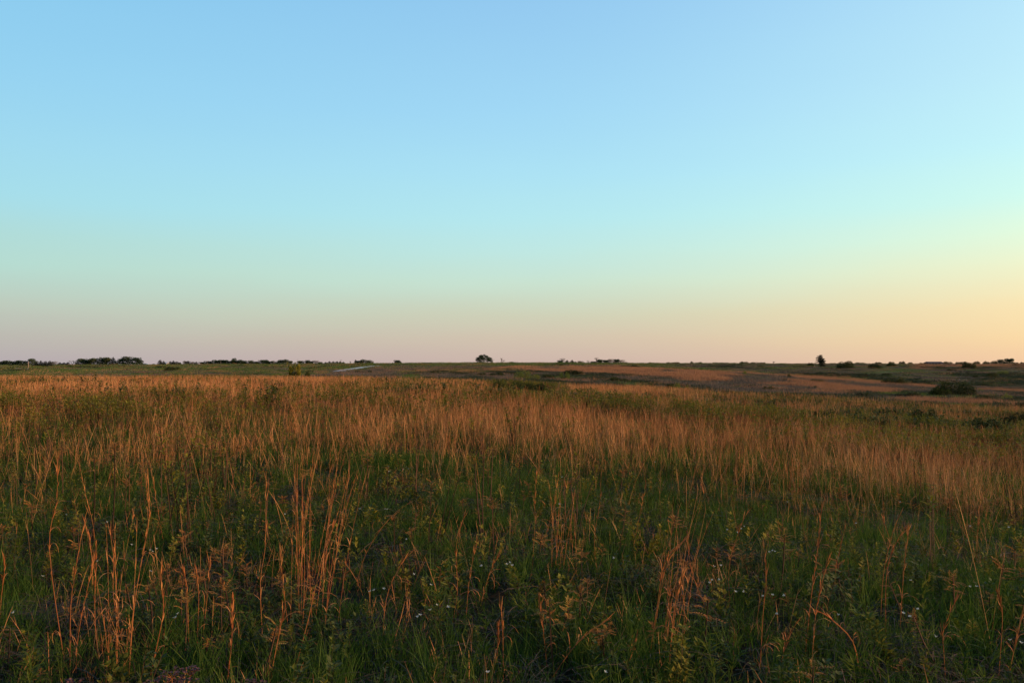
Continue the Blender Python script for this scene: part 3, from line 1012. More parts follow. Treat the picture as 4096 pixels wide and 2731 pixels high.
# --- leafy plants in the near grass
def plant(px, py, h, kind, label, name='leafy_plant', cat='plant', lift=None):
    x, y = hit(px, py, h * .85 if lift is None else lift)
    x = x; z = H1(x, y)
    r = empty(name, (x, y, z), label, cat, {'lance': 'bright green leafy plants in the near grass', 'rust': 'rust leaved sprouts in the near grass', 'broad': 'broad leaved plants in the near grass', 'yarrow': 'dried purple flower stands at the bottom left'}[kind], u(0, 6.28))
    if kind == 'lance':
        s_, l_ = forb_plant(h, 1, .12, .011, False, .01, 1.5)
        s_.build('stem', M['lance'], r); l_.build('leaves', M['lance'], r)
    elif kind == 'rust':
        s_, l_ = sumac(h, 1)
        s_.build('stem', M['stemred'], r); l_.build('leaves', M['rust'], r)
    elif kind == 'broad':
        s_, l_ = forb_plant(h, 2, .07, .02, True, .03, 1.1)
        s_.build('stem', M['lance'], r); l_.build('leaves', M['lance'], r)
    else:
        s_ = MB(); l_ = MB()
        for k in range(5):
            a = u(0, 6.28); q = u(.0, .08); hh = h * u(.75, 1.05); tx, ty = q * math.cos(a) * 2, q * math.sin(a) * 2
            s_.tube([(0, 0, 0), (tx * .6, ty * .6, hh * .6), (tx, ty, hh * .88)], [.003, .0025, .002], u(0, 1), 4)
            for j in range(9):
                b = u(0, 6.28); e = .045 * math.sqrt(random.random()); p2 = (tx + e * math.cos(b), ty + e * math.sin(b), hh + u(-.008, .008))
                s_.tube([(tx, ty, hh * .88), p2], [.0012, .001], .5, 3)
                for m_ in range(7):
                    leafquad(l_, p2, (u(-1, 1), u(-1, 1), u(-.2, .6)), (0, 0, 1), .014, .012, u(0, 1))
        s_.build('stem', M['dry'], r); l_.build('flower_heads', M['purple'], r)


LP = [(3320, 2640, .34, 'beneath the bowed bright stalk'), (3120, 2605, .34, 'at the lower right beside a leaning stalk'), (3565, 2680, .36, 'at the bottom between two right hand stalks'),
      (3870, 2470, .5, 'rising tall and pointed in the lower right'), (3700, 2340, .4, 'behind the pale forked stalk'), (3445, 2380, .42, 'midway up the right side beside the thin stalk'),
      (3960, 2500, .36, 'near the right edge under the tall pointed one'), (2500, 2440, .5, 'standing over the arching red stalk'), (2870, 2500, .5, 'tallest on the dark ground right of the thick clump'),
      (2910, 2590, .36, 'fanned like a star under the tallest one'), (2380, 2660, .34, 'in the dark hollow by the bottom middle'), (2150, 2320, .4, 'between two thin stalks at the middle'),
      (2080, 2280, .36, 'just right of the group of three white flowers'), (2105, 2370, .36, 'drooping to the right of the middle'), (1760, 2400, .36, 'beside a white flower at the centre'),
      (1930, 2470, .34, 'bright at the centre above the forked orange stalk'), (1015, 2390, .42, 'tall at the left beside the thin curved stalk'), (125, 2550, .42, 'shaped like a star in the lower left'),
      (245, 2150, .36, 'on the dark green left of the paired stalks'), (3215, 2280, .4, 'rising behind the long right hand stalk'), (3310, 2000, .4, 'far up the right side among white flowers'),
      (4060, 2330, .4, 'touching the right edge of the grass'), (2820, 2370, .4, 'between white flowers on the right'), (2350, 2520, .34, 'in front of the reddish clump'),
      (3425, 2650, .36, 'right of the stem foot of the bowed stalk'), (3960, 2680, .34, 'at the bottom right corner'), (3240, 2470, .34, 'left beside the bowed bright stalk'), (2690, 2210, .4, 'behind the leaning pair of orange stalks')]
for px, py, h, t in LP:
    plant(px, py, h, 'lance', 'narrow leaved bright green plant ' + t)
RP = [(611, 2359, .42, 'with feathery orange leaves beside the left tall stalk'), (727, 2280, .5, 'with a flat orange top right of the tall left stalk'), (741, 2415, .36, 'low under the flat topped orange one'),
      (937, 2410, .42, 'hanging orange beside the thick left stalk'), (2219, 2480, .42, 'golden and fernlike right of the bottom middle'), (3252, 2709, .3, 'golden at the very bottom right of the middle'),
      (1575, 2090, .45, 'small and reddish behind the curved stalk'), (1980, 2045, .6, 'orange tinted at the centre among dry stems'), (1710, 1975, .7, 'orange topped, above the curved dry stalk'),
      (1960, 1850, .75, 'green and orange just behind the centre'), (1470, 1840, .75, 'dark orange left of the white flower cluster'), (440, 1780, .85, 'tallest and yellow green on the left'),
      (155, 1830, .8, 'orange crowned near the left edge'), (650, 1885, .7, 'orange crowned at mid left'), (255, 1820, .8, 'bent orange tuft next to the left edge one'),
      (2300, 1790, .85, 'greenish on a bare stem right of the centre'), (3110, 2165, .6, 'brown headed near the cream flowers'), (1060, 1950, .6, 'rusty at the foot of the left bright clump')]
for px, py, h, t in RP:
    plant(px, py, h * .9, 'rust', 'leafy sprout ' + t, 'leafy_sprout')
for px, py, h, t in [(1770, 2240, .4, 'broad leaved green plant at the centre beneath the paired stalks'), (3160, 2215, .36, 'broad leaved plant right of the cream flowers'), (3850, 2490, .3, 'broad leaved plant low at the lower right'),
                     (3440, 2470, .32, 'broad leaved golden plant behind the bowed stalk'), (260, 2290, .4, 'broad leaved rosette left of the paired left stalks'), (500, 2470, .4, 'broad leaved yellow green plant at the foot of the tallest left stalk'),
                     (1250, 2590, .3, 'broad leaved plant in the shade under the densest clump'), (930, 2330, .4, 'broad leaved pale plant above the thick left stalk')]:
    plant(px, py, h, 'broad', t)
for px, py, h, t in [(690, 2590, .42, 'tallest dried purple flower stand at the bottom left'), (748, 2588, .42, 'dried purple flower stand right of the tallest one'), (668, 2700, .28, 'low dried purple flower stand under the tallest one'),
                     (210, 2680, .3, 'dried purple flower stand nearest the bottom left corner'), (550, 2706, .28, 'dried purple flower stand beside the foot of the long left stalk'), (904, 2712, .28, 'dried purple flower stand by the thick stalk'), (1014, 2655, .3, 'dried purple flower stand below the left of the densest clump')]:
    plant(px, py, h * .68, 'yarrow', t, 'dried_flower_stand', 'dried flowers', h * .95)

# ------------------------------------------------------------------ trees and bushes
def crown_mb(blobs, n, leaf, seed):
    """leaf clumps in several blobs (cx,cy,cz,rx,ry,rz)"""
    rs = random.Random(seed); mb = MB()
    vol = [b[3] * b[4] * b[5] for b in blobs]; tv = sum(v ** .7 for v in vol)
    for b, v in zip(blobs, vol):
        m = int(n * v ** .7 / tv)
        tone = rs.random()
        for i in range(m):
            while True:
                p = [rs.uniform(-1, 1) for _ in range(3)]; q = p[0] ** 2 + p[1] ** 2 + p[2] ** 2
                if .15 < q < 1: break
            k = (q ** -.5) * (q ** .22)
            s = Vector((b[0] + p[0] * k * b[3], b[1] + p[1] * k * b[4], b[2] + p[2] * k * b[5]))
            if s.z < 0: s.z = abs(s.z) * .3
            d = Vector((rs.uniform(-1, 1), rs.uniform(-1, 1), rs.uniform(-.6, 1))).normalized()
            e = d.cross(Vector((rs.uniform(-1, 1), rs.uniform(-1, 1), rs.uniform(-1, 1)))).normalized()
            l = leaf * rs.uniform(.5, 1.3); w = l * rs.uniform(.35, .8)
            mb.quad([s, s + d * l * .5 + e * w * .5, s + d * l, s + d * l * .5 - e * w * .5], min(1, max(0, tone * .6 + rs.random() * .5)))
    return mb


def limbs(mb, p, d, l, r, depth, rs, spread=.6, end=None):
    pts = [p]; q = Vector(p); dd = Vector(d)
    for i in range(3):
        dd = (dd + Vector((rs.gauss(0, .12), rs.gauss(0, .12), rs.gauss(.04, .06)))).normalized()
        q = q + dd * l / 3; pts.append(tuple(q))
    mb.tube(pts, [r, r * .88, r * .76, r * .62], .5, 5)
    if end is not None: end.append(tuple(q))
    if depth > 0:
        for i in range(rs.randint(2, 3)):
            nd = (dd + Vector((rs.gauss(0, spread), rs.gauss(0, spread), rs.gauss(.1, .3)))).normalized()
            limbs(mb, pts[-1] if i else pts[2], nd, l * rs.uniform(.6, .8), r * .6, depth - 1, rs, spread, end)


def make_protos():
    P = {}
    # unit trees: height 1, width about 1 across the crown unless noted
    def T(kind, trunk, crown, mt, mc): P.setdefault(kind, []).append((trunk.mesh('trunk', mt), crown.mesh('crown', mc) if crown else None))
    for s in range(4):      # round spring tree
        rs = random.Random(100 + s); tr = MB(); ends = []
        limbs(tr, (0, 0, -.05), (0, 0, 1), .32, .03, 2, rs, .55, ends)
        bl = [(rs.uniform(-.27, .27), rs.uniform(-.27, .27), rs.uniform(.38, .74), rs.uniform(.18, .28), rs.uniform(.18, .28), rs.uniform(.14, .22)) for _ in range(9)]
        bl += [(.34 * math.cos(q * .785), .34 * math.sin(q * .785), rs.uniform(.10, .28), .16, .16, .17) for q in range(8)]
        T('round', tr, crown_mb(bl, 2200, .085, s), M['bark'], M['leafmd'])
        P.setdefault('dark', []).append((P['round'][-1][0], crown_mb(bl, 2400, .085, s + 9).mesh('crown', M['leafdk'])))
        P.setdefault('brown', []).append((P['round'][-1][0], crown_mb(bl, 1300, .07, s + 19).mesh('crown', M['leafbr'])))
    # wide oak
    rs = random.Random(5); tr = MB(); ends = []
    for k, dx in enumerate((-.06, -.01, .05)):
        limbs(tr, (dx, 0, -.05), ((dx * 6), 0, 1), .34, .022, 2, rs, .6, ends)
    bl = []
    for k in range(12):
        a = k * .524; bl.append((.40 * math.cos(a), .40 * math.sin(a), rs.uniform(.12, .45), .10, .10, .13))
    for k in range(30):
        a = rs.uniform(0, 6.28); q = math.sqrt(rs.random()) * .42
        bl.append((q * math.cos(a), q * math.sin(a), .38 + .5 * math.sqrt(max(0, 1 - (q / .5) ** 2)) * rs.uniform(.3, 1), .088, .088, .08))
    bl += [(-.42, 0, .35, .09, .09, .10), (-.38, .1, .18, .08, .08, .08), (.42, 0, .3, .09, .1, .11), (.45, -.1, .15, .06, .06, .08), (.3, .2, .35, .1, .1, .1), (-.25, -.2, .3, .09, .09, .09), (-.44, .05, .1, .06, .06, .08), (.2, -.2, .28, .1, .1, .1), (-.15, .2, .4, .12, .12, .1), (.47, .1, .08, .05, .05, .06), (-.05, .0, .5, .15, .15, .1), (.15, 0, .55, .15, .15, .12)]
    T('oak', tr, crown_mb(bl, 4600, .055, 77), M['bark'], M['leafdk'])
    for s in range(3):      # cedar: dense uneven cone
        rs = random.Random(200 + s); tr = MB(); tr.tube([(0, 0, -.05), (0, 0, .9)], [.03, .008], .5, 5)
        bl = []
        for k in range(14):
            z = .08 + .85 * k / 13; q = .42 * (1 - z ** 2.2) + .04
            a = k * 2.4
            bl.append((q * .45 * math.cos(a), q * .45 * math.sin(a), z, q * rs.uniform(.7, 1), q * rs.uniform(.7, 1), .075))
        T('cedar', tr, crown_mb(bl, 2200, .07, 30 + s), M['bark'], M['cedar'])
    for s in range(3):      # leafless or barely budding tree
        rs = random.Random(300 + s); tr = MB(); ends = []
        limbs(tr, (0, 0, -.05), (0, 0, 1), .17, .028, 5, rs, .5, ends)
        zz = max(v[2] for v in tr.v); xx = sorted(abs(v[0]) for v in tr.v)[int(len(tr.v) * .93)]
        tr.v = [(v[0] / xx * .5, v[1] / xx * .5, v[2] / zz) for v in tr.v]
        cr = crown_mb([(e[0] / xx * .5, e[1] / xx * .5, e[2] / zz, .04, .04, .04) for e in ends[::2]], 300, .02, s)
        T('bare', tr, cr, M['barkpale'], M['leafbr'])
    # mounded bushes: height 1 (base at 0) width 1
    for s in range(5):
        rs = random.Random(400 + s); tr = MB()
        for k in range(7):
            a = rs.uniform(0, 6.28); tr.tube([(rs.uniform(-.25, .25), rs.uniform(-.25, .25), -.1), (.3 * math.cos(a), .3 * math.sin(a), .5)], [.01, .004], .5, 3)
        bl = []
        for k in range(16):
            a = rs.uniform(0, 6.28); q = math.sqrt(rs.random()) * .36
            top = math.sqrt(max(.05, 1 - (q / .5) ** 2)) * rs.uniform(.7, 1.0)
            bl.append((q * math.cos(a), q * math.sin(a), top * .52, .13, .13, top * .42))
        bl += [(.37 * math.cos(k * .57), .37 * math.sin(k * .57), rs.uniform(.08, .3), .12, .12, .22) for k in range(11)]
        for mn, mt, n in (('bush', 'bushleaf', 5200), ('brush', 'bushleaf', 13000), ('bushyl', 'leafyl', 2600), ('bushdk', 'bushleaf', 9000), ('bushbr', 'leafbr', 1500)):
            P.setdefault(mn, []).append((tr.mesh('stems', M['bark']), crown_mb(bl, n, {'brush': .032, 'bushdk': .036}.get(mn, .048), 50 + s).mesh('foliage', M[mt])))
    # wind-leaned cedar
    rs = random.Random(9); tr = MB()
    tr.tube([(.05, 0, -.05), (.0, 0, .3), (-.03, 0, .6), (-.05, 0, .95)], [.035, .03, .02, .008], .5, 6)
    lay = [(.12, .05, .40, .045), (.22, .16, .26, .03), (.04, .25, .34, .04), (.20, .35, .34, .035), (-.06, .42, .44, .035), (.14, .5, .42, .04), (-.04, .58, .44, .04), (.08, .66, .36, .03), (-.14, .73, .36, .035), (.02, .8, .24, .03), (-.16, .87, .26, .03), (.02, .95, .18, .03)]
    bl = [(x_, rs.uniform(-.1, .1), z_, w_, w_ * .8, h_) for x_, z_, w_, h_ in lay]
    for (x_, z_, w_, h_) in lay:
        tr.tube([(-.03 * z_, 0, z_ - .05), (x_, 0, z_)], [.012, .005], .5, 4)
    T('windcedar', tr, crown_mb(bl, 7500, .05, 91), M['bark'], M['cedar'])
    # sparse sapling with bare tips
    rs = random.Random(14); tr = MB(); ends = []
    for k in range(7):
        a = k * .9; limbs(tr, (0, 0, -.05), (math.cos(a) * .3, math.sin(a) * .3, 1), .38, .012, 2, rs, .3, ends)
    zz = max(v[2] for v in tr.v)
    tr.v = [(v[0] / zz, v[1] / zz, v[2] / zz) for v in tr.v]
    bl = [(rs.uniform(-.34, .34), rs.uniform(-.25, .25), rs.uniform(.1, .72), .13, .13, .10) for _ in range(16)] + [(e[0] / zz, e[1] / zz, e[2] / zz, .05, .05, .05) for e in ends[::7]]
    T('sapling', tr, crown_mb(bl, 4200, .06, 15), M['bark'], M['forb'])
    return P


TP = make_protos()
GRP = {}


def tree(kind, px, base, wpx, hpx, label, d=None, grp=None, deep=1.0):
    """px centre, base row and size in photo pixels; d fixes the distance for things on the skyline"""
    if d is None or 95 < d < 500:
        x, y = hit(px, base, tmin=60)
    else:
        x, y = at(px, d)
    k = y / F
    isb = kind.startswith('bush') or kind == 'brush'
    if kind == 'cedar' and wpx < 30: wpx *= 1.35
    if isb and base > 1462 and y > 90: hpx *= 1.25; wpx *= 1.05
    if d and d > 680 and kind in ('round', 'dark', 'brown'): wpx *= 1.22
    w, h = wpx * k, hpx * k
    z = H1(x, y)
    tr, cr = random.Random(int(px * 7 + wpx)).choice(TP[kind])
    isb = kind.startswith('bush') or kind == 'brush'
    name = {'round': 'deciduous_tree', 'dark': 'deciduous_tree', 'brown': 'budding_tree', 'oak': 'oak_tree', 'cedar': 'cedar_tree', 'bare': 'bare_tree', 'windcedar': 'cedar_tree', 'sapling': 'young_tree'}.get(kind, 'bush')
    if isb and 'tree' in label.split(' ', 4)[-1] and d and d > 700 and hpx > 3 and 'bush' not in label and 'hedge' not in label: name = 'distant_tree'
    cat = 'tree' if name != 'bush' else 'bush'
    h = max(.6 * h, EYE + (HORIZ - (base - hpx)) / F * y - z + .1) * 1.06
    h *= {'oak': 1.2, 'windcedar': .92}.get(kind, 1)
    r = empty(name, (x, y, z - .1), label, cat, grp, u(0, 6.28) if kind not in ('oak', 'windcedar', 'sapling') else 0, (w, w * deep, h))
    if isb and wpx / max(hpx, 1) > 2.2: r.rotation_euler[2] = u(-.25, .25) + (math.pi if random.random() < .5 else 0); r.scale = (w, w * .5, h)
    obj_from(tr, 'stems' if isb else 'trunk', r)
    obj_from(cr, 'foliage' if isb else 'crown', r)
    return r


SK = 735.0
g1 = 'trees along the skyline'
TR = [
    # kind, px, base, w, h, label, d
    ('dark', 5, 1456, 26, 13, 'dark low tree cut by the left edge of the skyline', SK),
    ('dark', 26, 1457, 24, 17, 'rounded dark tree second from the left end of the skyline', SK),
    ('dark', 50, 1457, 32, 14, 'dark squat tree left of the pale post, in the leftmost wood', SK),
    ('dark', 72, 1457, 32, 16, 'middle dark tree of the leftmost wood', SK),
    ('dark', 95, 1457, 32, 15, 'dark tree just behind the wooden post', SK),
    ('round', 132, 1458, 32, 26, 'tall rounded tree right of the wooden post', SK),
    ('round', 98, 1464, 44, 13, 'low green tree in front of the leftmost wood', 520),
    ('bushdk', 42, 1465, 24, 8, 'small dark bush on the green slope at the left end', None),
    ('cedar', 146, 1467, 26, 18, 'first dark cedar of the near group on the left slope', 430),
    ('cedar', 163, 1468, 30, 25, 'tallest wide cedar of the near group on the left slope', 425),
    ('cedar', 182, 1468, 28, 23, 'third dark cedar of the near group on the left slope', 430),
    ('cedar', 199, 1466, 26, 22, 'last dark cedar of the near group on the left slope', 435),
    ('brown', 218, 1458, 34, 14, 'brownish tree right behind the near cedar group', SK),
    ('cedar', 240, 1458, 16, 9, 'small cedar right of the brownish tree', SK),
    ('cedar', 256, 1458, 22, 8, 'low dark cedar before the leafless tree', SK),
    ('cedar', 272, 1458, 18, 9, 'low cedar touching the leafless tree', SK),
    ('bare', 290, 1456, 26, 15, 'thin leafless tree left of the long left grove', SK),
    ('brown', 308, 1456, 18, 11, 'low reddish tree at the left end of the long grove', SK),
    ('round', 333, 1457, 44, 26, 'first broad green tree of the long left grove', SK),
    ('dark', 352, 1457, 26, 18, 'dark tree between the first two broad trees of the grove', SK),
    ('round', 378, 1457, 44, 28, 'second broad green tree of the long left grove', SK),
    ('round', 408, 1457, 30, 32, 'tall pale green tree in the middle of the grove', SK),
    ('round', 428, 1457, 34, 31, 'tall pale green tree right of the middle of the grove', SK),
    ('cedar', 453, 1456, 24, 26, 'dark pointed cedar inside the long left grove', SK),
    ('round', 482, 1455, 36, 23, 'rounded tree right of the pointed cedar', SK),
    ('round', 512, 1454, 40, 31, 'tallest pale tree near the right end of the grove', SK),
    ('dark', 551, 1455, 38, 27, 'dark rounded tree closing the long left grove', SK),
    ('bushdk', 566, 1456, 16, 5, 'small dark bush at the foot of the closing grove tree', SK),
    ('bushdk', 615, 1456, 12, 4, 'tiny dark bush right of the far white car', SK),
    ('cedar', 641, 1456, 18, 16, 'pointed cedar left of the small white roofed house', SK - 30),
    ('cedar', 655, 1456, 14, 12, 'small cedar in front of the small white roofed house', SK - 30),
    ('cedar', 682, 1456, 18, 11, 'cedar right of the small white roofed house', SK - 30),
    ('cedar', 694, 1456, 16, 13, 'pointed cedar second right of the small house', SK - 30),
    ('cedar', 707, 1456, 22, 10, 'low cedar third right of the small house', SK - 30),
    ('dark', 720, 1456, 12, 7, 'small dark tree between the cedars and the pale round tree', SK),
    ('brown', 743, 1455, 22, 14, 'pale rounded tree before the dark pair of cedars', SK),
    ('cedar', 754, 1456, 26, 12, 'dark cedar beside the pale rounded tree', SK),
    ('brown', 775, 1455, 20, 10, 'pale thin tree between two cedars', SK),
    ('cedar', 786, 1456, 15, 9, 'lone small cedar left of the long dark wood', SK),
    ('dark', 810, 1455, 26, 8, 'low left end tree of the long dark wood', SK),
    ('dark', 835, 1455, 32, 12, 'second tree of the long dark wood', SK),
    ('dark', 865, 1455, 40, 18, 'third and rounded tree of the long dark wood', SK),
    ('dark', 890, 1455, 34, 17, 'fourth tree of the long dark wood', SK),
    ('round', 908, 1455, 24, 17, 'paler tree before the tallest of the dark wood', SK),
    ('dark', 925, 1455, 26, 14, 'low tree left of the tallest of the dark wood', SK),
    ('dark', 938, 1455, 22, 24, 'tallest rounded tree of the long dark wood', SK),
    ('dark', 962, 1455, 38, 17, 'tree just right of the tallest of the dark wood', SK),
    ('dark', 980, 1455, 24, 14, 'dark tree at the right end of the dense wood', SK),
    ('round', 1005, 1454, 30, 13, 'lighter green tree right of the dense wood', SK),
    ('round', 1028, 1454, 24, 10, 'low lighter tree in the thinner wood', SK),
    ('dark', 1053, 1454, 38, 17, 'dark crowned tree in the thinner wood', SK),
    ('round', 1072, 1454, 20, 9, 'low tree left of the second utility pole', SK),
    ('dark', 1092, 1454, 24, 11, 'dark low tree at the second utility pole', SK),
    ('dark', 1118, 1454, 28, 15, 'dark tree right of the second utility pole', SK),
    ('round', 1138, 1454, 32, 17, 'rounded tree just left of the young olive tree', SK),
    ('round', 1158, 1453, 22, 12, 'low tree behind the left of the young olive tree', SK),
    ('round', 1205, 1453, 28, 12, 'low tree behind the right of the young olive tree', SK),
    ('dark', 1231, 1452, 24, 12, 'dark round tree right of the young olive tree', SK),
    ('dark', 1248, 1452, 16, 9, 'small dark tree between two round ones', SK),
    ('brown', 1264, 1452, 24, 12, 'reddish round tree right of the dark round tree', SK),
    ('round', 1282, 1452, 18, 6, 'low green tree ending the left tree belt', SK),
    ('cedar', 1303, 1452, 16, 4, 'leftmost of the low cedar row', SK), ('cedar', 1318, 1451, 18, 6, 'second of the low cedar row', SK),
    ('cedar', 1333, 1451, 18, 6, 'third of the low cedar row', SK), ('cedar', 1348, 1451, 18, 6, 'fourth of the low cedar row', SK),
    ('cedar', 1361, 1451, 16, 6, 'fifth of the low cedar row', SK), ('cedar', 1373, 1451, 14, 4, 'rightmost of the low cedar row', SK),
    ('bare', 1403, 1451, 14, 7, 'tiny leafless tree left of the small green grove', SK),
    ('cedar', 1422, 1451, 10, 12, 'thin cedar at the left of the small green grove', SK),
    ('dark', 1434, 1451, 20, 11, 'left tree of the small green grove above the road', SK),
    ('round', 1449, 1451, 30, 14, 'broadest tree of the small green grove above the road', SK),
    ('round', 1478, 1451, 28, 12, 'right tree of the small green grove above the road', SK),
    ('brown', 1491, 1451, 10, 7, 'tiny brown tree at the right of the small green grove', SK),
    ('dark', 1592, 1452, 28, 12, 'lone flat oval dark tree between the grove and the oak', SK),
    ('bushdk', 1742, 1454, 8, 5, 'tiny bush on the skyline right of the lone oval tree', SK),
    ('bushbr', 1895, 1459, 14, 6, 'small brown bush left of the big spreading oak', SK),
    ('oak', 1937, 1459, 69, 36, 'big spreading dark oak standing alone near the middle of the skyline', 640),
    ('bare', 2002, 1458, 29, 26, 'pinkish leafless tree right of the big oak', 660),
    ('round', 2024, 1457, 14, 7, 'small green bushy tree right of the leafless tree', 700),
    ('round', 2046, 1457, 20, 11, 'small green tree farther right of the leafless tree', 700),
    ('bushdk', 2120, 1456, 60, 4, 'low dark hedge line between the oak and the right grove', SK),
    ('bushdk', 2175, 1456, 50, 4, 'low dark hedge line just left of the right grove', SK),
    ('bare', 2210, 1456, 18, 8, 'tiny leafless tree before the right grove', SK),
    ('bare', 2245, 1455, 32, 22, 'leafless round topped tree at the left of the right grove', 700),
    ('dark', 2242, 1456, 26, 15, 'dark tree within the leafless round topped tree', 690),
    ('cedar', 2268, 1455, 16, 15, 'first dark cedar of the right grove', 690), ('cedar', 2288, 1455, 18, 15, 'second dark cedar of the right grove', 690),
    ('cedar', 2302, 1455, 12, 9, 'third and smallest cedar of the right grove', 690),
    ('brown', 2324, 1454, 26, 12, 'reddish brown round tree in the right grove', 700),
    ('bare', 2353, 1454, 14, 12, 'thin leafless tree inside the right grove', 700),
    ('dark', 2376, 1454, 26, 9, 'low dark tree beneath the right grove', 700),
    ('bare', 2388, 1454, 20, 24, 'tall leafless tree rising from the right grove', 710),
    ('dark', 2402, 1454, 30, 18, 'dark tree right of the tall leafless tree', 700),
    ('dark', 2426, 1454, 24, 16, 'dark tree in the middle of the right grove', 700),
    ('brown', 2446, 1454, 30, 20, 'brown crowned tree in the right grove', 700),
    ('dark', 2464, 1454, 22, 20, 'dark upright tree toward the end of the right grove', 700),
    ('brown', 2488, 1454, 36, 16, 'brown spreading tree ending the right grove', 700),
]
for k_, (a_, h_) in enumerate([(2520, 4), (2560, 4), (2605, 5), (2640, 4), (2672, 8), (2700, 5), (2735, 4), (2766, 9), (2795, 7), (2830, 4), (2865, 5), (2895, 6), (2935, 5), (2975, 9), (3028, 8), (3055, 5)]):
    w_ = [44, 60, 38, 52, 20, 48, 70, 18][k_ % 8]; h_ = h_ + [0, -1, 1, 0, 0, 2, -1, 1][k_ % 8]
    TR.append(('bushdk', a_, 1454, w_, h_ + 1, 'low dark skyline bush, %s after the right grove' % ORD[k_], SK))
